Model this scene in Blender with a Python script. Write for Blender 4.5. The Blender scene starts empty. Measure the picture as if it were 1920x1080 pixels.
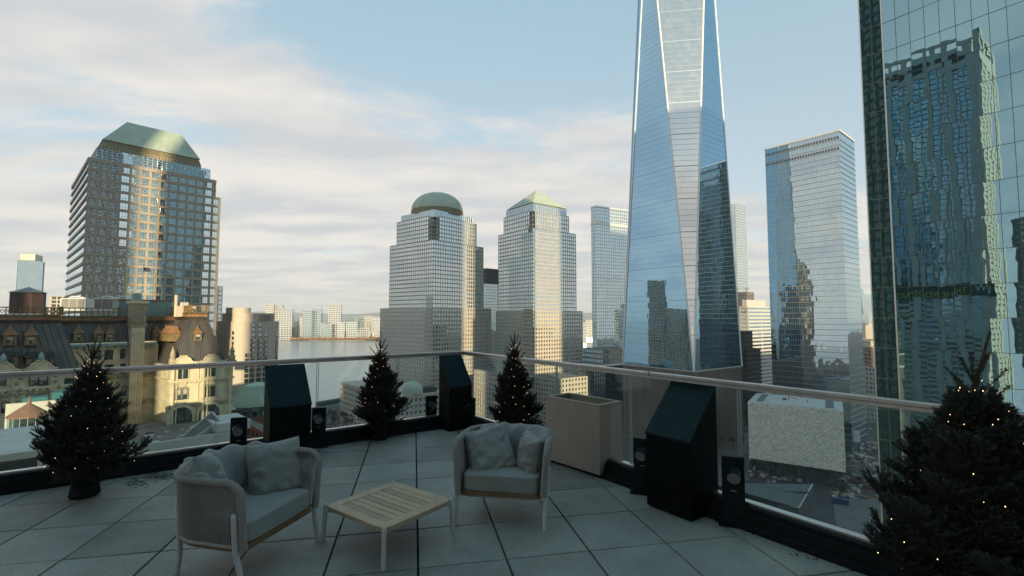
import bpy, math, random
import numpy as np
from math import sin, cos, pi, radians, atan, atan2, sqrt
from mathutils import Vector, Matrix, noise
random.seed(7)
R_ = radians
SC = bpy.context.scene
COL = SC.collection

# ------------------------------------------------------------------ camera
F = 900.0                      # focal length in pixels of a 1920 px wide frame
CAMZ = 1.69
PIT = atan(55 / F)
cam_d = bpy.data.cameras.new('camera'); cam = bpy.data.objects.new('camera', cam_d); COL.objects.link(cam)
cam_d.sensor_width = 36; cam_d.lens = 36 * F / 1920
cam_d.clip_start = 0.05; cam_d.clip_end = 40000
cam.location = (0, 0, CAMZ); cam.rotation_euler = (pi / 2 + PIT, 0, 0)
SC.camera = cam

# ------------------------------------------------------------------ world, sun, exposure
SUN_EL = R_(12.0); SUN_A = R_(13.7)          # sun behind the camera, a little to the right
S2 = Vector((sin(SUN_A), -cos(SUN_A)))       # horizontal direction towards the sun
P2 = Vector((cos(SUN_A), sin(SUN_A)))
w = bpy.data.worlds.new('World'); SC.world = w; w.use_nodes = True
nt = w.node_tree; nt.nodes.clear()
def N(t, **k):
    n = nt.nodes.new(t)
    for a, b in k.items(): setattr(n, a, b)
    return n
def lk(a, b): nt.links.new(a, b)
def math_(op, a, b=None, c=None, clamp=False):
    n = N('ShaderNodeMath', operation=op, use_clamp=clamp)
    for i, v in enumerate((a, b, c)):
        if v is None: continue
        if isinstance(v, (int, float)): n.inputs[i].default_value = v
        else: lk(v, n.inputs[i])
    return n.outputs[0]
sky = N('ShaderNodeTexSky', sky_type='NISHITA', sun_disc=False)
sky.sun_elevation = SUN_EL; sky.sun_rotation = pi - SUN_A
sky.altitude = 100; sky.air_density = 1.0; sky.dust_density = 1.6; sky.ozone_density = 1.5
tc = N('ShaderNodeTexCoord'); sep = N('ShaderNodeSeparateXYZ'); lk(tc.outputs['Generated'], sep.inputs[0])
zc = math_('MAXIMUM', sep.outputs[2], 0.0)
den = math_('ADD', zc, 0.09)
cx = math_('DIVIDE', sep.outputs[0], den); cy = math_('DIVIDE', sep.outputs[1], den)
comb = N('ShaderNodeCombineXYZ'); lk(cx, comb.inputs[0]); lk(cy, comb.inputs[1])
mp = N('ShaderNodeMapping'); mp.inputs['Rotation'].default_value = (0, 0, R_(-14)); mp.inputs['Scale'].default_value = (0.5, 0.95, 1)
mp.inputs['Location'].default_value = (3.1, 1.7, 0)
lk(comb.outputs[0], mp.inputs[0])
n1 = N('ShaderNodeTexNoise', noise_dimensions='3D'); n1.inputs['Scale'].default_value = 0.95; n1.inputs['Detail'].default_value = 9; n1.inputs['Roughness'].default_value = 0.61; n1.inputs['Distortion'].default_value = 0.4
lk(mp.outputs[0], n1.inputs[0])
# cover: thick below about 25 degrees, thin above; a little less towards +X
bias = N('ShaderNodeMapRange', interpolation_type='SMOOTHSTEP'); bias.inputs[1].default_value = 0.20; bias.inputs[2].default_value = 0.54; bias.inputs[3].default_value = 0.17; bias.inputs[4].default_value = -0.125
lk(math_('ADD', sep.outputs[2], math_('MULTIPLY', sep.outputs[0], 0.30)), bias.inputs[0])
cov = math_('ADD', n1.outputs[0], bias.outputs[0])
mr = N('ShaderNodeMapRange', interpolation_type='SMOOTHSTEP'); mr.inputs[1].default_value = 0.465; mr.inputs[2].default_value = 0.605; lk(cov, mr.inputs[0])
# soft grey undersides
n2 = N('ShaderNodeTexNoise'); n2.inputs['Scale'].default_value = 2.3; n2.inputs['Detail'].default_value = 6; lk(mp.outputs[0], n2.inputs[0])
cr = N('ShaderNodeMapRange'); cr.inputs[1].default_value = 0.40; cr.inputs[2].default_value = 0.60; lk(n2.outputs[0], cr.inputs[0])
cc = N('ShaderNodeMix', data_type='RGBA'); lk(cr.outputs[0], cc.inputs['Factor'])
SKYK = 0.10
cc.inputs['A'].default_value = (0.43 / SKYK, 0.437 / SKYK, 0.45 / SKYK, 1); cc.inputs['B'].default_value = (0.585 / SKYK, 0.555 / SKYK, 0.515 / SKYK, 1)
fac = math_('MULTIPLY', mr.outputs[0], 0.93)
# clear-sky grade: the Nishita sky held close to the pale blue of the morning sky
skm = N('ShaderNodeMix', data_type='RGBA'); skm.inputs['Factor'].default_value = 0.62
lk(sky.outputs[0], skm.inputs['A'])
hz = N('ShaderNodeMapRange'); hz.inputs[1].default_value = 0.0; hz.inputs[2].default_value = 0.75; lk(sep.outputs[2], hz.inputs[0])
hc = N('ShaderNodeMix', data_type='RGBA'); lk(hz.outputs[0], hc.inputs['Factor'])
hc.inputs['A'].default_value = (0.58 / SKYK, 0.60 / SKYK, 0.60 / SKYK, 1); hc.inputs['B'].default_value = (0.26 / SKYK, 0.46 / SKYK, 0.55 / SKYK, 1)
lk(hc.outputs['Result'], skm.inputs['B'])
sm = N('ShaderNodeMix', data_type='RGBA'); lk(fac, sm.inputs['Factor']); lk(skm.outputs['Result'], sm.inputs['A']); lk(cc.outputs['Result'], sm.inputs['B'])
bg = N('ShaderNodeBackground'); bg.inputs['Strength'].default_value = SKYK; lk(sm.outputs['Result'], bg.inputs[0])
wo = N('ShaderNodeOutputWorld'); lk(bg.outputs[0], wo.inputs[0])

sl = bpy.data.lights.new('sun', 'SUN'); sun = bpy.data.objects.new('sun', sl); COL.objects.link(sun)
sl.energy = 5.0; sl.angle = R_(0.53); sl.color = (1.0, 0.80, 0.50)
sd = Vector((S2.x * cos(SUN_EL), S2.y * cos(SUN_EL), sin(SUN_EL)))
sun.rotation_euler = sd.to_track_quat('Z', 'Y').to_euler(); sun.location = (0, -30, 60)
SC.view_settings.view_transform = 'Standard'; SC.view_settings.look = 'None'
SC.view_settings.exposure = 0.62; SC.view_settings.gamma = 1.0; SC.view_settings.use_curve_mapping = False
SC.render.engine = 'CYCLES'
SC.cycles.max_bounces = 8; SC.cycles.transparent_max_bounces = 16; SC.cycles.volume_bounces = 0

STREET = -91.5

# ------------------------------------------------------------------ photo geometry helpers (place things by bearing and distance)
def _ray(px, py):
    u = (px - 960) / F; v = (540 - py) / F
    return u, cos(PIT) - v * sin(PIT), sin(PIT) + v * cos(PIT)
def at(px, py, Y):
    r = _ray(px, py); k = Y / r[1]; return Vector((r[0] * k, Y, CAMZ + r[2] * k))
def atz(px, py, z):
    r = _ray(px, py); k = (z - CAMZ) / r[2]; return Vector((r[0] * k, r[1] * k, z))
def zpy(py, Y):
    r = _ray(960, py); return CAMZ + r[2] / r[1] * Y
def hdir(az): return Vector((sin(R_(az)), cos(R_(az))))

# ------------------------------------------------------------------ mesh builder
class MB:
    def __init__(s): s.v = []; s.f = []; s.m = []; s.sm = []
    def add(s, vs, fs, m=0, smooth=False):
        b = len(s.v); s.v.extend([tuple(q) for q in vs])
        for f in fs: s.f.append(tuple(b + i for i in f)); s.m.append(m); s.sm.append(smooth)
    def box(s, a, b, m=0):
        x0, y0, z0 = a; x1, y1, z1 = b
        s.add([(x0,y0,z0),(x1,y0,z0),(x1,y1,z0),(x0,y1,z0),(x0,y0,z1),(x1,y0,z1),(x1,y1,z1),(x0,y1,z1)],
              [(0,3,2,1),(4,5,6,7),(0,1,5,4),(1,2,6,5),(2,3,7,6),(3,0,4,7)], m)
    def obox(s, c, ex, ey, ez, m=0):     # centre + three half vectors
        c = Vector(c); ex = Vector(ex); ey = Vector(ey); ez = Vector(ez)
        vs = [c-ex-ey-ez, c+ex-ey-ez, c+ex+ey-ez, c-ex+ey-ez, c-ex-ey+ez, c+ex-ey+ez, c+ex+ey+ez, c-ex+ey+ez]
        s.add(vs, [(0,3,2,1),(4,5,6,7),(0,1,5,4),(1,2,6,5),(2,3,7,6),(3,0,4,7)], m)
    def bar(s, p, q, wd, ht, m=0):       # bar from p to q with a rectangular section
        p = Vector(p); q = Vector(q); d = (q - p); L = d.length; d.normalize()
        up = Vector((0,0,1)) if abs(d.z) < .95 else Vector((0,1,0))
        x = d.cross(up).normalized(); z = x.cross(d)
        s.obox((p+q)/2, d*L/2, x*wd/2, z*ht/2, m)
    def prism(s, pts, z0, z1, m=0, mtop=None, pts2=None):   # pts CCW plan polygon; pts2 a top polygon
        n = len(pts); t = pts2 or pts
        vs = [(p[0],p[1],z0) for p in pts] + [(p[0],p[1],z1) for p in t]
        s.add(vs, [(i,(i+1)%n,n+(i+1)%n,n+i) for i in range(n)], m)
        s.add(vs, [tuple(range(n-1,-1,-1))], m); s.add(vs, [tuple(range(n,2*n))], m if mtop is None else mtop)
    def tube(s, pts, r, n=8, m=0, cap=True, smooth=True):
        pts = [Vector(p) for p in pts]; k = len(pts); rs = r if isinstance(r,(list,tuple)) else [r]*k
        vs = []; prev = None
        for i, p in enumerate(pts):
            d = (pts[min(i+1,k-1)] - pts[max(i-1,0)]).normalized()
            if prev is None:
                a = Vector((0,0,1)) if abs(d.z) < .9 else Vector((1,0,0)); x = d.cross(a).normalized()
            else:
                x = (prev - d*prev.dot(d)).normalized()
            prev = x; y = d.cross(x)
            for j in range(n):
                t = 2*pi*j/n; vs.append(p + (x*cos(t)+y*sin(t))*rs[i])
        fs = [(i*n+j, i*n+(j+1)%n, (i+1)*n+(j+1)%n, (i+1)*n+j) for i in range(k-1) for j in range(n)]
        s.add(vs, fs, m, smooth)
        if cap: s.add(vs, [tuple(range(n-1,-1,-1)), tuple(range((k-1)*n,k*n))], m)
    def lathe(s, prof, c=(0,0,0), n=24, m=0, smooth=True, a0=0.0):   # prof: (r,z)
        vs = []
        for r, z in prof:
            for j in range(n):
                t = a0 + 2*pi*j/n; vs.append((c[0]+r*cos(t), c[1]+r*sin(t), c[2]+z))
        k = len(prof)
        s.add(vs, [(i*n+j, i*n+(j+1)%n, (i+1)*n+(j+1)%n, (i+1)*n+j) for i in range(k-1) for j in range(n)], m, smooth)
        if prof[0][0] > 1e-5: s.add(vs[:n], [tuple(range(n-1,-1,-1))], m)
        if prof[-1][0] > 1e-5: s.add(vs[-n:], [tuple(range(n))], m)
    def mesh(s, name, mats):
        me = bpy.data.meshes.new(name); me.from_pydata(s.v, [], s.f)
        for q in (mats if isinstance(mats,(list,tuple)) else [mats]): me.materials.append(q)
        me.polygons.foreach_set('material_index', s.m); me.polygons.foreach_set('use_smooth', s.sm)
        me.update(); return me
    def build(s, name, mats, parent=None, loc=None, rz=0.0, kind=None, bevel=0):
        o = bpy.data.objects.new(name, s.mesh(name, mats)); COL.objects.link(o)
        if parent is not None: o.parent = parent
        if loc is not None: o.location = loc
        if rz: o.rotation_euler = (0,0,rz)
        if kind: o['kind'] = kind
        if bevel:
            b = o.modifiers.new('bevel','BEVEL'); b.width = bevel; b.segments = 2; b.limit_method = 'ANGLE'
        return o

def thing(name, label, cat, loc=(0,0,0), rz=0.0, group=None):
    o = bpy.data.objects.new(name, None); COL.objects.link(o); o.empty_display_size = .2
    o.location = loc; o.rotation_euler = (0,0,rz); o['label'] = label; o['category'] = cat
    if group: o['group'] = group
    return o
def tag(o, label, cat, group=None):
    o['label'] = label; o['category'] = cat
    if group: o['group'] = group
    return o
def inst(name, me, parent, loc, rot=(0,0,0), scale=None):
    o = bpy.data.objects.new(name, me); COL.objects.link(o); o.parent = parent; o.location = loc; o.rotation_euler = rot
    if scale: o.scale = scale
    return o

# ------------------------------------------------------------------ materials
def mat(name, col, rough=.6, metal=0.0, var=.18, vs=3.0, bump=0.0, bs=40.0, spec=.5, obj=True, streak=False, col2=None, sheen=0.0, speck=0.0, world=False):
    m = bpy.data.materials.new(name); m.use_nodes = True; t = m.node_tree; b = t.nodes['Principled BSDF']
    b.inputs['Roughness'].default_value = rough; b.inputs['Metallic'].default_value = metal
    b.inputs['Specular IOR Level'].default_value = spec; b.inputs['Base Color'].default_value = (*col,1)
    if sheen: b.inputs['Sheen Weight'].default_value = sheen
    tc = t.nodes.new('ShaderNodeTexCoord'); src = tc.outputs['Object']
    if world: src = t.nodes.new('ShaderNodeNewGeometry').outputs['Position']
    if streak:
        mp = t.nodes.new('ShaderNodeMapping'); mp.inputs['Scale'].default_value = (1,1,.12); t.links.new(src, mp.inputs[0]); src2 = mp.outputs[0]
    else: src2 = src
    if var or col2:
        n = t.nodes.new('ShaderNodeTexNoise'); n.inputs['Scale'].default_value = vs; n.inputs['Detail'].default_value = 6; n.inputs['Roughness'].default_value = .62
        t.links.new(src2, n.inputs[0])
        r = t.nodes.new('ShaderNodeMapRange'); r.inputs[1].default_value = .3; r.inputs[2].default_value = .7; t.links.new(n.outputs[0], r.inputs[0])
        x = t.nodes.new('ShaderNodeMix'); x.data_type = 'RGBA'; t.links.new(r.outputs[0], x.inputs['Factor'])
        x.inputs['A'].default_value = (*[c*(1-var) for c in col],1)
        x.inputs['B'].default_value = (*(col2 or [min(1,c*(1+var)) for c in col]),1)
        out = x.outputs['Result']
        if speck:
            v = t.nodes.new('ShaderNodeTexNoise'); v.inputs['Scale'].default_value = 75; v.inputs['Detail'].default_value = 2; t.links.new(src, v.inputs[0])
            q = t.nodes.new('ShaderNodeMapRange'); q.inputs[1].default_value = .57; q.inputs[2].default_value = .66; t.links.new(v.outputs[0], q.inputs[0])
            y = t.nodes.new('ShaderNodeMix'); y.data_type = 'RGBA'; y.inputs['B'].default_value = (*[min(1,c*(1+speck)) for c in col],1)
            t.links.new(q.outputs[0], y.inputs['Factor']); t.links.new(out, y.inputs['A']); out = y.outputs['Result']
        if world:      # every slab its own tone, plus broad water marks
            oi = t.nodes.new('ShaderNodeObjectInfo'); ws = t.nodes.new('ShaderNodeTexNoise'); ws.inputs['Scale'].default_value = .9; ws.inputs['Detail'].default_value = 5; ws.inputs['Roughness'].default_value = .7; t.links.new(src, ws.inputs[0])
            m1 = t.nodes.new('ShaderNodeMapRange'); m1.inputs[1].default_value = .4; m1.inputs[2].default_value = .6; m1.inputs[3].default_value = .78; m1.inputs[4].default_value = 1.06; t.links.new(ws.outputs[0], m1.inputs[0])
            m2 = t.nodes.new('ShaderNodeMapRange'); m2.inputs[3].default_value = .88; m2.inputs[4].default_value = 1.10; t.links.new(oi.outputs['Random'], m2.inputs[0])
            mm = t.nodes.new('ShaderNodeMath'); mm.operation = 'MULTIPLY'; t.links.new(m1.outputs[0], mm.inputs[0]); t.links.new(m2.outputs[0], mm.inputs[1])
            vm = t.nodes.new('ShaderNodeVectorMath'); vm.operation = 'SCALE'; t.links.new(out, vm.inputs[0]); t.links.new(mm.outputs[0], vm.inputs['Scale']); out = vm.outputs[0]
        t.links.new(out, b.inputs['Base Color'])
    if bump:
        n2 = t.nodes.new('ShaderNodeTexNoise'); n2.inputs['Scale'].default_value = bs; n2.inputs['Detail'].default_value = 4; t.links.new(src, n2.inputs[0])
        bp = t.nodes.new('ShaderNodeBump'); bp.inputs['Strength'].default_value = bump; bp.inputs['Distance'].default_value = 1.0/bs
        t.links.new(n2.outputs[0], bp.inputs['Height']); t.links.new(bp.outputs[0], b.inputs['Normal'])
    return m

def office_glass(name, tint=(.62,.74,.78), inner=(.012,.022,.026), refl=.62, tilt=.012, cell=(1.5,1.5,4.0), wave=0.0, wscale=.25, rough=.01, vary=3.5):
    """Coated curtain-wall glass: a mirror over a dark room; every pane sits at its own slight angle."""
    m = bpy.data.materials.new(name); m.use_nodes = True; t = m.node_tree; t.nodes.clear()
    L = t.links.new; NN = t.nodes.new
    out = NN('ShaderNodeOutputMaterial'); mix = NN('ShaderNodeMixShader'); d = NN('ShaderNodeBsdfDiffuse'); g = NN('ShaderNodeBsdfGlossy')
    g.inputs['Color'].default_value = (*tint,1); g.inputs['Roughness'].default_value = rough
    tc = NN('ShaderNodeTexCoord'); dv = NN('ShaderNodeVectorMath'); dv.operation = 'DIVIDE'; dv.inputs[1].default_value = cell
    ad = NN('ShaderNodeVectorMath'); ad.operation = 'ADD'; ad.inputs[1].default_value = (.013,.017,.011)
    fl = NN('ShaderNodeVectorMath'); fl.operation = 'FLOOR'; wn = NN('ShaderNodeTexWhiteNoise')
    L(tc.outputs['Object'], dv.inputs[0]); L(dv.outputs[0], ad.inputs[0]); L(ad.outputs[0], fl.inputs[0]); L(fl.outputs[0], wn.inputs['Vector'])
    sb = NN('ShaderNodeVectorMath'); sb.operation = 'SUBTRACT'; sb.inputs[1].default_value = (.5,.5,.5); L(wn.outputs['Color'], sb.inputs[0])
    sc = NN('ShaderNodeVectorMath'); sc.operation = 'SCALE'; sc.inputs['Scale'].default_value = tilt; L(sb.outputs[0], sc.inputs[0])
    geo = NN('ShaderNodeNewGeometry'); nrm = geo.outputs['Normal']
    if wave:
        n = NN('ShaderNodeTexNoise'); n.inputs['Scale'].default_value = wscale; n.inputs['Detail'].default_value = 1.5; L(tc.outputs['Object'], n.inputs[0])
        s1 = NN('ShaderNodeVectorMath'); s1.operation = 'SUBTRACT'; s1.inputs[1].default_value = (.5,.5,.5); L(n.outputs['Color'], s1.inputs[0])
        s2 = NN('ShaderNodeVectorMath'); s2.operation = 'SCALE'; s2.inputs['Scale'].default_value = wave; L(s1.outputs[0], s2.inputs[0])
        a0 = NN('ShaderNodeVectorMath'); a0.operation = 'ADD'; L(nrm, a0.inputs[0]); L(s2.outputs[0], a0.inputs[1]); nrm = a0.outputs[0]
    a = NN('ShaderNodeVectorMath'); a.operation = 'ADD'; L(nrm, a.inputs[0]); L(sc.outputs[0], a.inputs[1])
    no = NN('ShaderNodeVectorMath'); no.operation = 'NORMALIZE'; L(a.outputs[0], no.inputs[0]); L(no.outputs[0], g.inputs['Normal'])
    cm = NN('ShaderNodeMix'); cm.data_type = 'RGBA'; cm.inputs['A'].default_value = (*inner,1); cm.inputs['B'].default_value = (*[min(1,c*vary+.01) for c in inner],1)
    pw = NN('ShaderNodeMath'); pw.operation = 'POWER'; pw.inputs[1].default_value = 2.5; L(wn.outputs['Value'], pw.inputs[0])
    L(pw.outputs[0], cm.inputs['Factor']); L(cm.outputs['Result'], d.inputs['Color'])
    lw = NN('ShaderNodeLayerWeight'); lw.inputs['Blend'].default_value = .35
    mr = NN('ShaderNodeMapRange'); mr.inputs[3].default_value = refl; mr.inputs[4].default_value = min(1, refl+.35); L(lw.outputs['Facing'], mr.inputs[0])
    L(mr.outputs[0], mix.inputs[0]); L(d.outputs[0], mix.inputs[1]); L(g.outputs[0], mix.inputs[2]); L(mix.outputs[0], out.inputs[0])
    return m

def emis(name, col, s):
    m = bpy.data.materials.new(name); m.use_nodes = True; b = m.node_tree.nodes['Principled BSDF']
    b.inputs['Base Color'].default_value = (*col,1); b.inputs['Emission Color'].default_value = (*col,1); b.inputs['Emission Strength'].default_value = s
    return m
# ================================================================== MATERIALS
M_ = {}
M_['granite'] = mat('pale_granite', (.45,.405,.34), .7, var=.12, vs=.4)
M_['granite_dark'] = mat('brown_granite', (.35,.30,.235), .65, var=.12, vs=.3)
M_['copper'] = mat('green_copper', (.37,.435,.35), .55, var=.14, vs=.25, streak=True)
M_['copper_brown'] = mat('brown_copper', (.20,.17,.09), .6, var=.2, vs=.3, streak=True)
M_['glassA'] = office_glass('office_glass_pale', (.80,.90,.94), refl=.76, tilt=.007, cell=(3.6,3.6,4.05), wave=.008, wscale=.16, vary=16)
M_['glassB'] = office_glass('office_glass_blue', (.72,.86,.92), refl=.68, tilt=.007, cell=(2.4,2.4,3.9), wave=.006, wscale=.12, vary=12)
M_['glassTop'] = office_glass('office_glass_crown', (.62,.78,.84), refl=.7, tilt=.01, cell=(1.5,1.5,2.0))
M_['white_metal'] = mat('white_metal', (.62,.63,.62), .4, .3, var=.05)
M_['steel'] = mat('brushed_steel', (.52,.53,.53), .33, .85, var=.08, vs=12, streak=True)
M_['terracotta'] = mat('cream_terracotta', (.60,.53,.37), .75, var=.22, vs=.55, bump=.25, bs=6)
M_['terracotta_dk'] = mat('weathered_stone_ornament', (.32,.275,.19), .8, var=.4, vs=1.6, bump=.5, bs=5)
M_['slate'] = mat('standing_seam_roof', (.075,.085,.09), .55, .2, var=.25, vs=.45, streak=True, col2=(.145,.115,.09))
M_['seam'] = mat('roof_seam', (.045,.055,.058), .5, .2, var=.2)
M_['coppertrim'] = mat('brown_copper_trim', (.24,.125,.055), .6, .1, var=.35, vs=.9)
M_['goldtrim'] = mat('bronze_balustrade', (.19,.135,.06), .6, .1, var=.35, vs=1.0)
M_['verdigris'] = mat('verdigris_panel', (.23,.33,.32), .6, var=.14, vs=.6, streak=True)
M_['winframe'] = mat('dark_window_frame', (.025,.032,.033), .5, var=.1)
M_['winglass'] = office_glass('window_glass', (.75,.82,.82), inner=(.02,.03,.032), refl=.32, tilt=.03, cell=(1.2,1.2,1.6))
M_['glassdark'] = office_glass('dark_window_glass', (.7,.8,.8), inner=(.01,.016,.018), refl=.05, tilt=.01, cell=(1.5,1.5,4), vary=6)
M_['blind'] = mat('window_blind', (.42,.40,.34), .8, var=.12, vs=3)
M_['roof_grey'] = mat('flat_roof_grey', (.165,.145,.125), .9, var=.35, vs=.35)
M_['roof_white'] = mat('white_roof', (.50,.51,.50), .85, var=.12, vs=.3)
M_['cream'] = mat('cream_concrete', (.50,.44,.36), .8, var=.06, vs=.3)
M_['white_panel'] = mat('white_panel', (.50,.50,.46), .6, var=.1, vs=.4)
M_['brick_red'] = mat('red_brick', (.25,.105,.07), .85, var=.3, vs=.4)
M_['brick_brown'] = mat('brown_brick', (.15,.095,.07), .85, var=.3, vs=.5)
M_['dark_stone'] = mat('dark_stone', (.055,.052,.05), .8, var=.25, vs=.2)
M_['asphalt'] = mat('asphalt', (.05,.052,.054), .85, var=.3, vs=.08)
M_['pavement'] = mat('pavement', (.11,.115,.11), .85, var=.25, vs=.2)
M_['line'] = mat('road_paint', (.55,.55,.52), .7, var=.1)
M_['marble'] = mat('translucent_marble', (.82,.81,.71), .55, var=.10, vs=.5)
M_['marble2'] = mat('veined_marble', (.68,.68,.60), .55, var=.15, vs=.7)
M_['podium'] = mat('glass_fin_podium', (.21,.20,.18), .35, .4, var=.18, vs=.25, streak=True)
M_['white_car'] = mat('white_paint', (.7,.7,.7), .3, var=.02)
M_['dark_car'] = mat('dark_paint', (.04,.045,.05), .3, var=.05)
M_['tyre'] = mat('tyre', (.02,.02,.02), .9, var=0)

# ================================================================== BUILDING HELPERS
class Bld:
    def __init__(s, name, label, cat, px, Y, az, C=None, group=None, py=595):
        p = at(px, py, Y) if C is None else Vector((*C,0))
        s.C = Vector((p.x, p.y)); s.R = hdir(az); s.L = Vector((-s.R.y, s.R.x))
        s.root = thing(name, label, cat, (p.x, p.y, STREET), atan2(s.R.y, s.R.x), group)
    def u(s, px, py=595):
        r = _ray(px, py); return r[0]/r[1]
    def X(s, px, py=595, y=0.0):
        u = s.u(px,py); return (u*(s.C.y+s.L.y*y) - (s.C.x+s.L.x*y)) / (s.R.x - u*s.R.y)
    def Yl(s, px, py=595, x=0.0):
        u = s.u(px,py); return (u*(s.C.y+s.R.y*x) - (s.C.x+s.R.x*x)) / (s.L.x - u*s.L.y)
    def W(s, x, y): return s.C + s.R*x + s.L*y
    def Z(s, py, x=0.0, y=0.0): return zpy(py, s.W(x,y).y) - STREET
def fac(mb, A, B, z0, z1, nr, nc, bh, pw, d=.35, m=0, mp=None, ends=True):
    """Horizontal spandrel bands and vertical piers standing proud of the core between plan points A and B."""
    A = Vector(A); B = Vector(B); e = (B-A); L = e.length; e.normalize(); n = Vector((e.y,-e.x))
    fh = (z1-z0)/nr
    for i in range(nr+1):
        zc = z0 + i*fh; h = bh if i < nr else bh*.6
        c = (A+B)/2 + n*d/2
        if zc + h/2 > z1 + .3: zc = z1 - h/2 + .3
        mb.obox((c.x,c.y,zc), (e.x*(L/2+d),e.y*(L/2+d),0), (n.x*d/2,n.y*d/2,0), (0,0,h/2), m)
    if pw and nc:
        for j in range(nc+1):
            q = A + e*(L*j/nc); c = q + n*d*.41
            mb.obox((c.x,c.y,(z0+z1)/2), (e.x*pw/2,e.y*pw/2,0), (n.x*d*.41,n.y*d*.41,0), (0,0,(z1-z0)/2-.02), m if mp is None else mp)
def rect(x0, y0, x1, y1): return [(x0,y0),(x1,y0),(x1,y1),(x0,y1)]
def tower(b, poly, z0, z1, fh, cw, bh, pw, glass, frame, d=.35, name='wall', roof=None, sides=None, pframe=None):
    core = MB(); core.prism(poly, z0, z1, 0, 1); core.build('glazing', [glass, roof or M_['roof_grey']], b.root)
    fr = MB(); n = len(poly); nr = max(1, round((z1-z0)/fh))
    for i in range(n):
        if sides is not None and i not in sides: continue
        A = Vector(poly[i]); B = Vector(poly[(i+1)%n]); L = (B-A).length
        fac(fr, A, B, z0, z1, nr, max(1, round(L/cw)), bh, pw, d, 0, 1 if pframe else None)
    o = fr.build(name, [frame, pframe or frame], b.root); o['kind'] = 'stuff'
    return o

# ================================================================== GROUND, RIVER, SHORES
def sheet(name, pts, z, m, depth=2.0):
    b = MB(); b.prism(pts, z-depth, z, 0); o = b.build(name, m); o['kind'] = 'structure'; return o
water = bpy.data.materials.new('river_water'); water.use_nodes = True; t = water.node_tree; b_ = t.nodes['Principled BSDF']
b_.inputs['Base Color'].default_value = (.24,.30,.31,1); b_.inputs['Roughness'].default_value = .2; b_.inputs['IOR'].default_value = 1.33
n = t.nodes.new('ShaderNodeTexNoise'); n.inputs['Scale'].default_value = .12; n.inputs['Detail'].default_value = 7; n.inputs['Roughness'].default_value = .65
tcw = t.nodes.new('ShaderNodeTexCoord'); mpw = t.nodes.new('ShaderNodeMapping'); mpw.inputs['Scale'].default_value = (1,.4,1)
t.links.new(tcw.outputs['Object'], mpw.inputs[0]); t.links.new(mpw.outputs[0], n.inputs[0])
bp = t.nodes.new('ShaderNodeBump'); bp.inputs['Strength'].default_value = 1.0; bp.inputs['Distance'].default_value = .3
t.links.new(n.outputs[0], bp.inputs['Height']); t.links.new(bp.outputs[0], b_.inputs['Normal'])
w_ = MB(); w_.add([(-16000,-200,0),(16000,-200,0),(16000,16000,0),(-16000,16000,0)], [(0,1,2,3)])
w_.build('river_water', water, loc=(0,0,STREET-3))['kind'] = 'structure'
sheet('city_ground', [(-320,-700),(900,-700),(4000,2500),(6500,9000),(2200,9000),(900,2400),(330,1050),(60,640),(-150,540),(-330,430),(-480,425),(-480,-700)], STREET, M_['asphalt'], 6)
M_['far_land'] = mat('far_shore_land', (.23,.19,.14), .9, var=.35, vs=.01)
sheet('far_shore', [(-9000,2400),(-1500,2100),(-700,1985),(-520,2030),(-300,1990),(-60,2030),(400,2150),(1500,3400),(2000,9000),(2000,12000),(-9000,12000)], STREET-.5, M_['far_land'], 5)
M_['hill'] = mat('hazy_hill', (.07,.09,.08), 1, var=.2, vs=.002)
hb = MB(); npt = 90; top = []; 
for i in range(npt+1):
    x = -12000 + i*24000/npt; h = 70 + 60*noise.noise((x*.0006, 3.1, 0)) + 25*noise.noise((x*.002, 1.1, 0)); top.append((x, 11500, h+40))
vs = [(x,10500,-95) for x,_,_ in top] + [(x,y,h) for x,y,h in top] + [(x,12600,-95) for x,_,_ in top]
k = npt+1
hb.add(vs, [(i,i+1,k+i+1,k+i) for i in range(npt)] + [(k+i,k+i+1,2*k+i+1,2*k+i) for i in range(npt)], 0, True)
hb.build('hills', M_['hill'])['kind'] = 'structure'

# ================================================================== FIRST OFFICE TOWER (left, brown granite grid with a green mansard crown)
B1 = Bld('office_tower', 'brown gridded office tower on the left with a green mansard copper roof', 'office tower', 150, 200, 43)
WR = B1.X(407, 560); WL = B1.Yl(122, 560)
zr = [B1.Z(375, WR), B1.Z(343, WR-2), B1.Z(318, WR-4)]; zm = B1.Z(297, 0, 0)
ncol = 14; cwid = WR/ncol; fh1 = 4.05; nrow = 18; ztop = zm - .2
rows = []
core = MB()
core.prism(rect(.35,.35,WR,WL), 0, zr[0], 0, 1); core.prism(rect(.35,.35,WR-2.2,WL-2.2), zr[0]-.5, zr[1], 0, 1)
core.prism(rect(.35,.35,WR-4.4,WL-4.4), zr[1]-.5, zm-.4, 0, 1); core.build('core', [M_['granite_dark'], M_['roof_grey']], B1.root)
fr = MB()
zb = ztop - nrow*fh1
for i in range(nrow+1):
    zc = ztop - i*fh1; wmax = WR if zc < zr[0]+1 else (WR-2.2 if zc < zr[1]+1 else WR-4.4)
    h = 1.15 if i else 1.6
    fr.box((0,-.25,zc-h/2), (wmax,.35,zc+h/2), 0)
    fr.box((-.25,0.1,zc-h/2+.01), (.35,WL-(WR-wmax),zc+h/2-.01), 0)
for j in range(ncol+1):
    x = j*cwid; zt = zr[0] if x > WR-2.3 else (zr[1] if x > WR-4.5 else ztop)
    x = min(max(x,.45),WR-.45) if j not in (0,ncol) else (.45 if j==0 else WR-.45)
    fr.box((x-.45,-.19,zb), (x+.45,.33,zt-.03), 0)
o = fr.build('granite_grid', M_['granite_dark'], B1.root)
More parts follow.
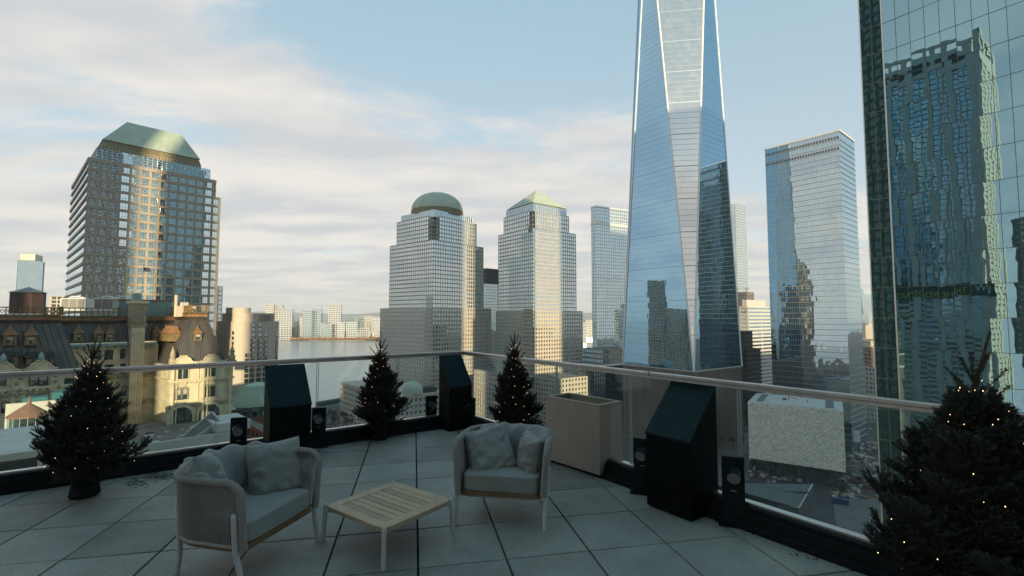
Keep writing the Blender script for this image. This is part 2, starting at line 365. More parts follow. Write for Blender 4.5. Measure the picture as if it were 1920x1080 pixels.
# windows: each pane with its own cross mullions
wm = MB(); ww = cwid-.9; wh = fh1-1.15
wm.box((-ww/2,0,-wh/2),(ww/2,.04,wh/2),0)
for x in (-.32,.32): wm.box((x*1.5-.05,-.06,-wh/2),(x*1.5+.05,.0,wh/2),1)
wm.box((-ww/2,-.05,-wh/2+.9),(ww/2,-.01,-wh/2+1.0),1)
wmesh = wm.mesh('window_mesh', [M_['glassA'], M_['granite_dark']])
cnt = 0
for i in range(nrow):
    for j in range(ncol):
        zc = ztop - (i+.5)*fh1; x = (j+.5)*cwid
        if zc+1.4 > zr[0] and x > WR-2.6: continue
        if zc+1.4 > zr[1] and x > WR-4.9: continue
        a = random.uniform(-.012,.012); 
        inst('window', wmesh, B1.root, (x,.18,zc), (random.uniform(-.003,.003),0,a*.3)); cnt += 1
# left side: long window strips
st = MB()
for i in range(nrow): st.box((.15,.6,ztop-(i+1)*fh1+.6), (.36,WL-4.5,ztop-i*fh1-.6), 0)
o = st.build('window_strip', M_['glassA'], B1.root)
# glass tier
gx0 = B1.X(181,290,3.5); gx1 = B1.X(394,330,3.5); zg = B1.Z(281, 7, 3.5)
gt = MB(); gt.prism(rect(gx0,3.5,gx1,WL-8), zm-.5, zg, 0, 1); gt.build('glass_tier', [M_['glassTop'], M_['roof_grey']], B1.root)
gf = MB()
fac(gf, (gx0,3.5), (gx1,3.5), zm-.5, zg, 6, 24, .12, .10, .14); fac(gf, (gx0,WL-8), (gx0,3.5), zm-.5, zg, 6, 24, .12, .10, .14)
gf.build('glass_tier_frame', M_['white_metal'], B1.root)['kind'] = 'stuff'
# crown: band of openings, brown copper skirt, green hip roof
cx0 = B1.X(190,275,6); cx1 = B1.X(377,300,6); cy0 = 6; cy1 = WL-12
z_a = zg; z_b = zg+2.0; z_c = B1.Z(266, cx0, 6); z_c = max(z_c, z_b+3)
cr_ = MB(); cr_.prism(rect(cx0,cy0,cx1,cy1), z_a-.3, z_b, 0); cr_.build('crown_base', M_['copper_brown'], B1.root)
cf = MB(); fac(cf, (cx0,cy0), (cx1,cy0), z_a-.1, z_b, 1, 30, .25, .18, .2); fac(cf, (cx0,cy1), (cx0,cy0), z_a-.1, z_b, 1, 30, .25, .18, .2)
cf.build('crown_rail', M_['cream'], B1.root)['kind'] = 'stuff'
sk = MB(); sk.prism(rect(cx0,cy0,cx1,cy1), z_b, z_c, 0, pts2=rect(cx0+.8,cy0+.8,cx1-.8,cy1-.8))
for j in range(44):
    x = cx0+1+(cx1-cx0-2)*j/43; sk.bar((x,cy0-.02,z_b+.2),(x,cy0+.76,z_c),.10,.16,0)
sk.build('roof_skirt', M_['copper_brown'], B1.root)
rt = MB(); tx0 = B1.X(237,235,20); tx1 = B1.X(338,255,20); zt_ = B1.Z(231, tx0, 20)
rt.prism(rect(cx0+.3,cy0+.3,cx1-.3,cy1-.3), z_c+.003, zt_, 0, pts2=rect(tx0,18,tx1,cy1-13))
for j in range(40):
    f = j/39; rt.bar((cx0+.5+(cx1-cx0-1)*f,cy0+.3,z_c+.05),(tx0+(tx1-tx0)*f,18,zt_),.09,.14,0)
rt.build('roof', M_['copper'], B1.root)

# ================================================================== DOMED OFFICE TOWER
B2 = Bld('domed_tower', 'granite and glass office tower with a round green copper dome', 'office tower', 811, 430, 39.6)
r = B2.X(920); l = B2.Yl(714)
z1 = B2.Z(577); tower(B2, rect(0,0,r,l), 0, z1, 3.95, 3.4, 1.7, 1.5, M_['glassB'], M_['granite'], .5, 'granite_wall', sides=(0,3))
r1 = B2.X(907,450); l1 = B2.Yl(731,450); z2 = B2.Z(449)
tower(B2, rect(.8,.8,r1,l1), z1, z2, 3.95, 3.0, .95, .55, M_['glassA'], M_['granite'], .4, 'upper_wall', sides=(0,3))
r2 = B2.X(894,400); l2 = B2.Yl(744,400); z3 = B2.Z(403)
c1 = 8.0
tower(B2, [(c1,.8),(r2,.8),(r2,l2),(.8,l2),(.8,c1),(c1,c1)], z2, z3, 3.95, 3.0, .8, .5, M_['glassA'], M_['granite'], .4, 'upper_wall', sides=(0,3,4,5))
z4 = B2.Z(389)
tower(B2, rect(5,5,r2-1,l2-1), z3, z4, 2.0, 2.6, .22, .16, M_['glassTop'], M_['white_metal'], .3, 'crown_wall', sides=(0,3))
dc = ((r2+4)/2,(l2+4)/2)
dY = B2.W(*dc).y; rad = (868-771)/2/F*dY*1.0
dcx = dc
zd = B2.Z(389, *dc); zt2 = B2.Z(362, *dc)
dm = MB(); dm.lathe([(rad,z4-1),(rad,z4+(zt2-z4)*.22)], (dc[0],dc[1],0), 48, 1)
for j in range(48):
    a = 2*pi*j/48; dm.bar((dc[0]+rad*cos(a),dc[1]+rad*sin(a),z4-.5),(dc[0]+rad*cos(a),dc[1]+rad*sin(a),z4+(zt2-z4)*.22),.3,.3,1)
dm.build('dome_drum', [M_['copper_brown'], M_['copper_brown']], B2.root)
dm = MB(); h0 = z4+(zt2-z4)*.22; hh = zt2-h0
dm.lathe([(rad*cos(t)*1.0+.0, h0+hh*sin(t)) for t in [pi/2*i/12 for i in range(12)]] + [(.01, zt2)], (dc[0],dc[1],0), 48, 0)
for j in range(32):
    a = 2*pi*j/32; dm.tube([(dc[0]+rad*cos(t)*cos(a),dc[1]+rad*cos(t)*sin(a),h0+hh*sin(t)+.1) for t in [pi/2*i/8 for i in range(8)]], .12, 4, 0)
dm.build('dome', M_['copper'], B2.root)

# ================================================================== PYRAMID OFFICE TOWER
B3 = Bld('pyramid_tower', 'granite and glass office tower with a green copper pyramid roof', 'office tower', 998, 470, 52.7)
r = B3.X(1091,590); l = B3.Yl(931,590); z1 = B3.Z(583)
tower(B3, rect(0,0,r,l), 0, z1, 4.0, 3.4, 1.7, 1.5, M_['glassB'], M_['granite'], .5, 'granite_wall', sides=(0,3))
r1 = B3.X(1080,430); l1 = B3.Yl(934,430); z2 = B3.Z(427)
tower(B3, rect(.8,.8,r1,l1), z1, z2, 4.0, 3.0, .9, .5, M_['glassA'], M_['granite'], .4, 'upper_wall', sides=(0,3))
r2 = B3.X(1067,400); l2 = B3.Yl(944,400); z3 = B3.Z(394)
tower(B3, [(5,.8),(r2,.8),(r2,l2),(.8,l2),(.8,5),(5,5)], z2, z3, 4.0, 3.0, .8, .5, M_['glassA'], M_['granite'], .4, 'upper_wall', sides=(0,3,4,5))
z4 = B3.Z(382, 4, 4)
tower(B3, rect(3,3,r2-1,l2-1), z3, z4, 2.0, 2.6, .22, .16, M_['glassTop'], M_['white_metal'], .3, 'crown_wall', sides=(0,3))
ax = (r2+2)/2; ay = (l2+2)/2
px0 = B3.X(1058,385,8); py0 = B3.Yl(955,385,8)
za = B3.Z(355, ax, ay)
pr = MB(); pr.prism(rect(6,6,px0,py0), z4-.5, z4+1.8, 1); pr.build('roof_band', [M_['copper'], M_['copper_brown']], B3.root)
pr = MB(); q = [(5,5,z4+1.8),(px0+1,5,z4+1.8),(px0+1,py0+1,z4+1.8),(5,py0+1,z4+1.8),((px0+6)/2,(py0+6)/2,za)]
pr.add(q, [(0,1,4),(1,2,4),(2,3,4),(3,0,4),(3,2,1,0)])
for k_ in range(1,7):
    f = k_/7.0
    for a_, b2_ in ((0,1),(3,0)):
        A_ = Vector(q[a_]).lerp(Vector(q[4]), f); Bv = Vector(q[b2_]).lerp(Vector(q[4]), f); pr.bar(A_, Bv, .25, .3, 0)
pr.build('roof', M_['copper'], B3.root)

# ================================================================== LOW GRANITE BLOCKS BESIDE THE TOWERS
def low_block(px, Y, az, pxr, pxl, pytop, label, mt='granite', cw=3.6, fh=4.0, group=None, bh=1.8, pw=1.6, glass='glassB', name='granite_block', cat='building', roof=None):
    b = Bld(name, label, cat, px, Y, az, group=group, py=700)
    rr = b.X(pxr,700); ll = b.Yl(pxl,700); zt = b.Z(pytop)
    tower(b, rect(0,0,rr,ll), 0, zt, fh, cw, bh, pw, M_[glass], M_[mt], .45, 'wall', sides=(0,3), roof=roof)
    return b, rr, ll, zt
b,rr,ll,zt = low_block(742, 330, 50, 832, 640, 749, 'low granite building with square windows behind the second fir tree')
cp = MB(); cx_ = 6; cp.prism(rect(-.6,-.6,rr+.6,ll+.6), zt+.003, zt+1.6, 0); cp.build('cornice', M_['granite'], b.root)
cp = MB(); cp.lathe([(7.5,0),(7.5,3),(6.8,5.2),(4.6,7.6),(2,8.8),(.01,9.2)], (16,6,zt+1.6), 28, 0); cp.build('dome', M_['copper'], b.root)
cp = MB(); cp.box((24,3,zt+1.6),(rr-4,12,zt+5),0); cp.build('roof_house', M_['dark_stone'], b.root)
low_block(936, 390, 52, 985, 890, 700, 'low granite block at the foot of the domed tower catching the sun')
low_block(1040, 395, 52.7, 1100, 985, 712, 'stepped granite block at the foot of the pyramid tower')
# slim tower between the two granite towers
b = Bld('dark_tower', 'slim dark topped office tower half hidden between the domed and pyramid towers', 'office tower', 912, 640, 45)
rr = b.X(950); ll = b.Yl(896); zt = b.Z(532); tower(b, rect(0,0,rr,ll), 0, zt, 4, 3, .6, .5, M_['glassB'], M_['granite'], .4, sides=(0,3))
tower(b, rect(0,0,rr,ll), zt+.01, b.Z(503), 6, 9, .3, .4, M_['dark_stone'], M_['dark_stone'], .3, name='plant_floor', sides=(0,3))

# ================================================================== BANK TOWER LEFT OF THE TALL TOWER
B5 = Bld('bank_tower', 'pale banded glass tower partly hidden behind the tallest tower', 'office tower', 1119, 560, 62)
rr = 62; ll = B5.Yl(1110,500); zt = B5.Z(388)
tower(B5, rect(0,0,rr,ll), 0, zt, 4.0, 3.2, .8, .35, M_['glassB'], M_['white_metal'], .4, 'floor_bands', sides=(0,3))
cr_ = MB(); cr_.prism(rect(-.8,-.8,rr+.8,ll+.8), zt-21, zt-17.5, 0); cr_.prism(rect(-.8,-.8,rr+.8,ll+.8), zt-.3, zt+1.5, 0)
cr_.build('crown_band', M_['white_metal'], B5.root)
low_block(1135, 500, 62, 1190, 1092, 656, 'long dark banded low building left of the tallest tower', 'granite_dark', 4, 5, bh=1.9, pw=.3, glass='glassB', name='banded_building')
low_block(1100, 420, 54, 1180, 1085, 690, 'dark green glass block with a pale roof just above the railing', 'winframe', 3, 4.2, bh=.5, pw=.3, glass='glassB', name='glass_block', roof=M_['cream'])

# ================================================================== TALLEST TOWER (tapering facets on a pale podium)
B6 = Bld('tallest_tower', 'tallest blue glass skyscraper with tapering triangular facets and white edges', 'skyscraper', 1301, 328, 53.7, py=690)
W6 = 62.0; zp = B6.Z(695); zT = zp + 360.0
pod = MB(); pod.prism(rect(0,0,W6,W6), 0, zp-.9, 0); pod.build('podium', M_['podium'], B6.root)
pf = MB(); random.seed(3)
for (A,Bq) in (((0,0),(W6,0)),((0,W6),(0,0))):
    A = Vector(A); Bq = Vector(Bq); e = (Bq-A).normalized(); nn = Vector((e.y,-e.x))
    for i in range(13):
        z0 = 3 + i*(zp-4)/13; z1_ = 3+(i+.93)*(zp-4)/13
        for j in range(60):
            q = A + e*(.5+j*(W6-1)/60); dd = random.uniform(.12,.5)
            c = q + nn*dd/2 + e*.5
            pf.obox((c.x,c.y,(z0+z1_)/2),(e.x*.32,e.y*.32,0),(nn.x*dd/2,nn.y*dd/2,0),(0,0,(z1_-z0)/2),0)
pf.build('podium_fin', M_['podium'], B6.root)['kind'] = 'stuff'
cp = MB(); cp.prism(rect(-.5,-.5,W6+.5,W6+.5), zp-.9, zp-.3, 0); cp.build('podium_cap', M_['white_metal'], B6.root)
H = W6/2
base = [(0,0),(W6,0),(W6,W6),(0,W6)]; topc = [(H,0),(W6,H),(H,W6),(0,H)]
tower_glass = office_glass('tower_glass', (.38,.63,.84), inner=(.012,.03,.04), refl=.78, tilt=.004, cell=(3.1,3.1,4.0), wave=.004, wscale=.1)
nf = 90; fh6 = 360.0/nf
def lerp2(a,b,t): return (a[0]+(b[0]-a[0])*t, a[1]+(b[1]-a[1])*t)
tower_sky_facet = office_glass('tower_glass_sky_reflection', (.86,.90,.92), inner=(.17,.18,.18), refl=.55, tilt=.004, cell=(3.1,3.1,4.0), wave=.004, wscale=.1, vary=1.5)  # leaning facet only: the bright sky reflection is put into its paler colour
M_['trim_white'] = mat('white_trim', (.80,.78,.74), .35, 0, var=.04)
flo = MB()
for i in range(nf):
    if i > 70: nseg = 1
    t0 = i/nf; t1 = (i+1)/nf; z0 = zp+t0*360; z1_ = zp+t1*360
    for k_ in range(4):
        k2 = (k_+1)%4
        # upright facet: base edge k -> top corner k ; leaning facet at corner k2
        fa0 = lerp2(base[k_],topc[k_],t0); fb0 = lerp2(base[k2],topc[k_],t0); fa1 = lerp2(base[k_],topc[k_],t1); fb1 = lerp2(base[k2],topc[k_],t1)
        vis = k_ in (0,3) and i < 72
        g = MB(); g.add([(*fa0,z0),(*fb0,z0),(*fb1,z1_),(*fa1,z1_)], [(0,1,2,3)])
        ga0 = lerp2(base[k2],topc[k_],t0); gb0 = lerp2(base[k2],topc[k2],t0); ga1 = lerp2(base[k2],topc[k_],t1); gb1 = lerp2(base[k2],topc[k2],t1)
        g2 = MB(); g2.add([(*ga0,z0),(*gb0,z0),(*gb1,z1_),(*ga1,z1_)], [(0,1,2,3)])
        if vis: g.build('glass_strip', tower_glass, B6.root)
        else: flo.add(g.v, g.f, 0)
        if k_ == 3 and i < 72: g2.build('glass_strip', tower_sky_facet, B6.root)
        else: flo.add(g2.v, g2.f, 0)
flo.build('upper_glazing', tower_glass, B6.root)['kind'] = 'stuff'
fl2 = MB()
for i in range(1,nf):
    t0 = i/nf; z0 = zp+t0*360
    for k_ in (0,3):
        k2 = (k_+1)%4
        a = lerp2(base[k_],topc[k_],t0); c = lerp2(base[k2],topc[k_],t0); fl2.bar((*a,z0),(*c,z0),.10,.09 if i%6 else .25,0)
        for j in range(1, 40):
            x = j/40.0; p0 = lerp2(base[k_],base[k2],x); lim = 1-abs(2*x-1)
            if i == 1 and lim > .02: fl2.bar((*p0,zp),(*p0,zp+360*lim),.07,.07,0)
    a = lerp2(base[0],topc[3],t0); c = lerp2(base[0],topc[0],t0); fl2.bar((*a,z0),(*c,z0),.14,.18 if i%6 else .5,0)
fl2.build('floor_line', [mat('tower_mullion',(.20,.27,.31),.4,.5,var=0), M_['white_metal']], B6.root)['kind'] = 'stuff'
for k_, c_ in ((0,0),(3,0),(0,1),(3,3)):
    pass
for (a, bq) in ((base[0],topc[0]),(base[0],topc[3]),(base[1],topc[0]),(base[3],topc[3]),(base[1],topc[1]),(base[3],topc[2])):
    e = MB(); e.bar((*a,zp-.3),(*bq,zT),1.1,.7,0); e.build('edge_trim', M_['trim_white'], B6.root)

# ================================================================== SKINNY PALE TOWER AND NEIGHBOURS BEHIND
b = Bld('pale_tower', 'very pale slim glass tower just right of the tallest tower', 'skyscraper', 1385, 700, 54)
rr = b.X(1402,500); ll = b.Yl(1366,500); zt = b.Z(382)
tower(b, rect(0,0,rr,ll), 0, zt, 4, 3, .6, .3, M_['glassTop'], M_['white_metal'], .3, sides=(0,3))
b = Bld('stepped_tower', 'dark stepped stone tower in shadow beside the pale podium', 'building', 1398, 420, 53, py=700)
for (x0,y0,x1,y1,py,pt) in ((0,0,26,30,720,700),(0,4,26,30,660,655),(3,6,24,28,628,622)):
    tower(b, rect(x0,y0,x1,y1), 0 if py==720 else b.Z(720), b.Z(pt if py!=720 else 655), 4.2, 3.2, 1.6, 1.9, M_['winglass'], M_['dark_stone'], .5+.02*y0, sides=(0,3))
b = Bld('banded_tower', 'white banded office slab with ribbon windows left of the blue tower', 'office tower', 1402, 520, 53, py=600)
rr = b.X(1452,600); ll = b.Yl(1388,600)
tower(b, rect(0,0,rr,ll), 0, b.Z(575), 4.1, 30, 2.0, .5, M_['glassB'], M_['white_panel'], .6, sides=(0,3))
tower(b, rect(6,4,rr-12,ll), b.Z(575)+.01, b.Z(562), 3, 30, 1.2, .5, M_['white_panel'], M_['white_panel'], .3, sides=(0,3), name='roof_house')
b = Bld('brown_block', 'small brown tower top with a crane like mast above the banded slab', 'building', 1400, 600, 53, py=570)
tower(b, rect(0,0,18,18), 0, b.Z(548), 4, 3, 1.4, .6, M_['glassB'], M_['brick_brown'], .4, sides=(0,3))
mb = MB(); z0 = b.Z(548); mb.bar((4,2,z0),(4,2,z0+5),.5,.5); mb.bar((-4,2,z0+5),(12,2,z0+5),.4,.4); mb.bar((4,2,z0+7),(12,2,z0+5),.2,.2); mb.build('mast', M_['winframe'], b.root)

# ================================================================== BLUE SLAB TOWER
B7 = Bld('blue_glass_tower', 'tall blue mirror glass slab with rows of pale sunshades', 'skyscraper', 1590, 340, 50.4, py=640)
l7 = B7.Yl(1446,640); r7 = 34; zt7 = B7.Z(246,0,0)
g7 = office_glass('blue_slab_glass', (.66,.80,.86), inner=(.02,.035,.04), refl=.68, tilt=.012, cell=(1.6,1.6,4.05), wave=.01, wscale=.12)
core = MB(); core.prism(rect(0,0,r7,l7), 0, zt7, 0, 1); core.build('glazing', [g7, M_['roof_grey']], B7.root)
nf7 = int(zt7/4.05); bands = MB(); lou = MB(); random.seed(5)
for i in range(nf7):
    z = zt7 - 6 - i*4.05
    if z < 4: break
    bands.box((-.30,0,z),(0,l7,z+.34),0); bands.box((0,-.30,z),(r7,0,z+.34),0)
    for j in range(int(l7/1.6)):
        lou.box((-.42,.35+j*1.6,z+.05),(-.29,.35+j*1.6+.8,z+.26),0)
    if i in (0,2):
        for j in range(int(l7/1.9)): lou.box((-.33,.5+j*1.9,z+.9),(-.05,.5+j*1.9+1.1,z+2.6),1)
bands.build('floor_band', mat('slab_band',(.30,.33,.34),.35,.6,var=.05), B7.root)['kind'] = 'stuff'
lou.build('sunshade', [mat('gold_sunshade',(.60,.50,.34),.35,.5,var=.1), M_['dark_stone']], B7.root)['kind'] = 'stuff'
mu = MB()
for j in range(int(l7/1.6)+1): mu.box((-.10,j*1.6-.03,4),(0.0,j*1.6+.03,zt7-.3),0)
mu.build('mullion', M_['steel'], B7.root)['kind'] = 'stuff'
par = MB(); par.prism(rect(-.6,-.6,r7+.6,l7+.6), zt7, zt7+1.3, 0); par.build('parapet', M_['white_metal'], B7.root)

# ================================================================== MARBLE CUBE
FR = at(1580,770,266); FL = at(1402,749,292)
zt8 = FR.z - STREET; dv = Vector((FR.x-FL.x, FR.y-FL.y)); wid8 = dv.length; az8 = math.degrees(atan2(dv.x, dv.y))
B8 = Bld('marble_cube', 'big pale marble cube building with a veined tile pattern, seen through the railing glass', 'building', 0, 0, az8, C=(FL.x,FL.y))
zb8 = B8.Z(859,0,0); 
cube = MB(); cube.prism(rect(0,0,wid8,42), zb8, zt8-.4, 0); cube.build('body', M_['marble2'], B8.root)
random.seed(11); tl = MB(); nx = 30; nz = 34
def tiles(A, Bq, nx):
    A = Vector(A); Bq = Vector(Bq); e = (Bq-A).normalized(); nn = Vector((e.y,-e.x)); L = (Bq-A).length
    tw = L/nx; th = (zt8-zb8)/nz
    for i in range(nz):
        for j in range(nx):
            cxn = (j+.5)/nx*2-1; czn = (i+.5)/nz*2-1
            s = sin(9*(abs(cxn)+abs(czn)*.8)) ; d = .10+.10*s*math.exp(-1.2*(cxn*cxn+czn*czn)) + random.uniform(0,.06)
            z0 = zb8+i*th; q = A+e*(tw*j)
            up = ((i+j)%2==0) != (cxn*czn>0)
            # each tile is split on the diagonal into two wedges at different depth
            P0 = (q.x,q.y); P1 = (q.x+e.x*tw*.96,q.y+e.y*tw*.96)
            def pt(p,dd,z): return (p[0]+nn.x*dd,p[1]+nn.y*dd,z)
            up = up if random.random()<.8 else not up; d2 = d+(.15 if up else .02)+.12*random.random(); d1 = d+(.02 if up else .15)+.12*random.random()
            v8 = [pt(P0,0,z0),pt(P1,0,z0),pt(P1,0,z0+th*.94),pt(P0,0,z0+th*.94),pt(P0,d1,z0),pt(P1,d2,z0),pt(P1,d1,z0+th*.94),pt(P0,d2,z0+th*.94)]
            tl.add(v8, [(4,5,6),(4,6,7),(0,1,5,4),(1,2,6,5),(2,3,7,6),(3,0,4,7)], 0 if random.random()<.6 else 1)
tiles((0,0),(wid8,0),40); tiles((wid8,0),(wid8,42),28)
tl.build('marble_tile', [M_['marble'], M_['marble2']], B8.root)['kind'] = 'stuff'
rf = MB(); rf.box((-.2,-.2,zt8-.4),(wid8+.2,42.2,zt8),0); rf.box((2,1.5,zt8),(wid8-2,40.5,zt8+.35),0); rf.build('roof', M_['roof_white'], B8.root)
rg = MB(); rg.box((4,5,zt8+.352),(7.5,36,zt8+.6),0); rg.box((wid8-8,3,zt8+.352),(wid8-4,38,zt8+.6),0)
rg.build('roof_grille', mat('roof_grille',(.12,.15,.15),.6,.3,var=.1), B8.root)
bm_ = MB(); bm_.bar((20,20,zt8+.4),(20,20,zt8+3.2),.3,.3); bm_.bar((20,20,zt8+2.6),(25,18,zt8+1.6),.25,.25); bm_.bar((30,15,zt8+.4),(30,15,zt8+2.4),.3,.3); bm_.box((17,19,zt8+.4),(19,21,zt8+1.4)); bm_.build('roof_machinery', M_['brick_red'], B8.root)
bs_ = MB(); bs_.box((3,2,0),(wid8-2,40,zb8-.02),0); bs_.build('dark_base', M_['winglass'], B8.root)
bs_ = MB(); 
for j in range(22): bs_.box((3+j*(wid8-5)/22,1.7,0),(3.25+j*(wid8-5)/22,1.98,zb8-.03),0)
bs_.build('base_post', M_['winframe'], B8.root)['kind'] = 'stuff'

# ================================================================== MUSEUM PAVILION (low slanted roofs)
B9 = Bld('museum_pavilion', 'low angular steel pavilion with a slanted grey roof beside the plaza', 'building', 0, 0, 90, C=(0,0))
zr9 = -78.0
pa = [atz(1380,900,-76), atz(1529,905,-78), atz(1545,925,-81), atz(1500,960,-84), atz(1440,975,-84), atz(1330,930,-80)]
mb = MB()
def L9(v): return (v.x, v.y, v.z-STREET)
ptop = [L9(atz(1330,905,-74)), L9(atz(1524,908,-74)), L9(atz(1498,953,-80)), L9(atz(1330,925,-80))]
mb.add(ptop + [(p[0],p[1],0) for p in ptop], [(3,2,1,0),(0,1,5,4),(1,2,6,5),(2,3,7,6),(3,0,4,7)], 0)
B9.root.rotation_euler = (0,0,0)
mb.build('roof_wall', mat('pavilion_steel', (.10,.115,.115), .5, .3, var=.12, vs=.3), B9.root)
mb = MB(); mb.bar(Vector(ptop[3])+Vector((0,0,.6)), Vector(ptop[2])+Vector((0,0,.2)), .25,.2); mb.bar(Vector(ptop[2])+Vector((0,0,.2)), Vector(ptop[1])+Vector((0,0,.2)), .4,.2); mb.build('roof_edge', M_['roof_white'], B9.root)
mb = MB(); a = Vector(ptop[0]).lerp(Vector(ptop[3]),.45); c = Vector(ptop[1]).lerp(Vector(ptop[2]),.35); mb.bar(a+Vector((0,0,.35)), c+Vector((0,0,.35)), 2.2,.25); mb.build('roof_glazing', M_['winglass'], B9.root)
# ================================================================== MIRROR GLASS TOWER (right edge of the view)
B10 = Bld('mirror_glass_tower', 'close mirror glass skyscraper at the right edge reflecting its neighbours', 'skyscraper', 1680, 75, 144)
# local x runs towards the camera (direction az 144), local y away to the right
BX = B10
glassW = []
for i_, (wv, sc_) in enumerate(((.009,.5),(.0135,.4),(.006,.6))):
    glassW.append(office_glass('mirror_glass_%s' % ('soft','wavy','flat')[i_], (.31,.52,.62), inner=(.006,.02,.022), refl=.72, tilt=.0, wave=wv, wscale=sc_))
pw3 = 1.75; ph3 = 4.75
nx3 = 34; z_line = zpy(596, 75) - STREET
nk = int(z_line/ph3)+1
core = MB(); LC = 2.9
core.prism([(0,.15),(60,.15),(60,38),(-1.9,38),(-1.9,2.5)], 0, 328, 0); core.build('core', M_['winframe'], BX.root)
pm = MB(); pm.add([(0,0,.03),(pw3-.05,0,.03),(pw3-.05,0,ph3-.03),(0,0,ph3-.03)], [(0,1,2,3)])
pmesh = [pm.mesh('glass_pane_mesh', g) for g in glassW]
random.seed(21)
zoff = z_line - nk*ph3
lev0 = 6; lev1 = nk + 17
for j in range(9):
    for i in range(lev0, lev1+1):
        inst('glass_pane', random.choice(pmesh), BX.root, (.03+j*pw3, -.02, zoff+i*ph3), (random.uniform(-.004,.004),0,random.uniform(-.004,.004)))
big = MB(); big.add([(9*pw3,-.02,0),(60,-.02,0),(60,-.02,328),(9*pw3,-.02,328)],[(0,1,2,3)]); big.add([(0,-.02,0),(9*pw3,-.02,0),(9*pw3,-.02,zoff+lev0*ph3),(0,-.02,zoff+lev0*ph3)],[(0,1,2,3)])
big.add([(0,-.02,zoff+(lev1+1)*ph3),(9*pw3,-.02,zoff+(lev1+1)*ph3),(9*pw3,-.02,328),(0,-.02,328)],[(0,1,2,3)])
big.build('glazing', glassW[2], BX.root)
# chamfered corner strip: from (0,0) to the left/back
a_ch = Vector((-(LC*cos(R_(56))), LC*sin(R_(56))))   # direction in local frame
# world direction of the chamfer is (-.83,.55): convert
wd = Vector((-.83,.557)); lxv = wd.dot(BX.R); lyv = wd.dot(BX.L); ch = Vector((lxv,lyv)).normalized()*LC
ang = atan2(-ch.y,-ch.x)
for i in range(lev0, lev1+1):
    for k_ in range(2):
        s = MB(); w_2 = LC/2
        o = inst('corner_pane', None, BX.root, (ch.x*(1-k_*.5), ch.y*(1-k_*.5)-.02, zoff+i*ph3), (random.uniform(-.006,.006),0,ang+random.uniform(-.008,.008))) if False else None
cm_ = MB(); cm_.add([(0,0,.03),(LC/2-.04,0,.03),(LC/2-.04,0,ph3-.03),(0,0,ph3-.03)], [(0,1,2,3)]); cmesh = cm_.mesh('corner_pane_mesh', glassW[1])
for i in range(lev0, lev1+1):
    for k_ in range(2):
        inst('corner_pane', cmesh, BX.root, (ch.x*(1-k_*.5), ch.y*(1-k_*.5)-.02, zoff+i*ph3), (random.uniform(-.005,.005),0,ang+random.uniform(-.008,.008)))
mu = MB()
for i in range(0, 70):
    z = zoff+i*ph3
    if z > 327: break
    mu.box((0,-.05,z-.035),(60,.1,z+.035),0); 
    mu.bar((0,-.02,z),(ch.x,ch.y-.02,z),.10,.07,0)
mu.build('transom', M_['winframe'], BX.root)['kind'] = 'stuff'
mu = MB()
for j in range(0, 35): mu.box((j*pw3-.03,-.055,0),(j*pw3+.03,.1,327.9),0)
mu.bar((ch.x/2,ch.y/2-.03,0),(ch.x/2,ch.y/2-.03,327),.07,.07,0)
mu.build('mullion', M_['winframe'], BX.root)['kind'] = 'stuff'
mu = MB(); mu.bar((0,-.06,0),(0,-.06,327.8),.16,.16,0); mu.bar((ch.x,ch.y,0),(ch.x,ch.y,327.8),.14,.14,0); mu.build('corner_trim', M_['steel'], BX.root)
bk = MB(); bk.add([(-1.95,37,0),(-1.95,2.6,0),(-1.95,2.6,328),(-1.95,37,328)],[(0,1,2,3)]); bk.build('side_glazing', glassW[2], BX.root)

# ================================================================== BUILDINGS BEHIND THE TERRACE (met only in reflections and as the shade they cast)
def behind(q0, q1, D, depth, h, label, frame, glass, fh=4, cw=3, bh=1.2, pw=1.0, name='offview_tower'):
    """box whose shadow covers the strip q0..q1 measured across the sun direction"""
    C = S2*D + P2*q1
    # local x along -P2 so that the face towards the city is y=0
    b = Bld(name, label, 'office tower', 0, 0, 0, C=(C.x,C.y))
    R = -P2; b.R = R; b.L = Vector((-R.y,R.x)); b.root.rotation_euler = (0,0,atan2(R.y,R.x))
    # -y face must look towards the city (-S2); L should be +S2
    tower(b, rect(0,0,q1-q0,depth), 0, h-STREET, fh, cw, bh, pw, M_[glass], M_[frame], .4, sides=(0,1,3))
    return b
behind(-41.5, 62.5, 190, 40, 262, 'brown stone tower added behind the terrace to block the sun, met in reflections', 'granite_dark', 'glassB', 4, 4, 1.4, 1.6)  # first of five out-of-view towers added so sun passes only in strips
behind(-77, -54.5, 240, 40, 240, 'dark slim tower added behind the terrace to block the sun, met in reflections', 'dark_stone', 'glassB', 4, 3.4, 1.2, .8)
behind(-105.5, -86, 270, 40, 240, 'grey tower added behind the terrace to block the sun, met in reflections', 'podium', 'glassB', 4, 3, 1.4, .6)
behind(-170, -114, 330, 60, 250, 'broad cream tower added behind the terrace to block the sun, met in reflections', 'granite', 'glassA', 4, 4, 1.6, 1.6)
behind(166, 286, 230, 50, 265, 'dark glass tower added behind the mirror tower to block the sun, met in reflections', 'winframe', 'winglass', 4, 6, .5, .4)
behind(-41, -3, 46, 16, 235, 'dark office tower close behind the terrace, met in the chamfered corner of the mirror tower', 'dark_stone', 'glassdark', 4, 5, 1.0, 1.2)
behind(133, 167, 52, 26, -10, 'low brick block added out of view behind the mirror tower to shade the pavilion', 'brick_brown', 'winglass', 4, 4, 1.6, 1.6)  # unseen block, added to keep the sun off the pavilion
behind(286.5, 420, 230, 50, 108, 'long tan office slab added behind the mirror tower to shade the streets, met in reflections', 'granite_dark', 'glassB', 4, 4, 1.5, 1.2)  # out-of-view slab, added to keep the streets in shade
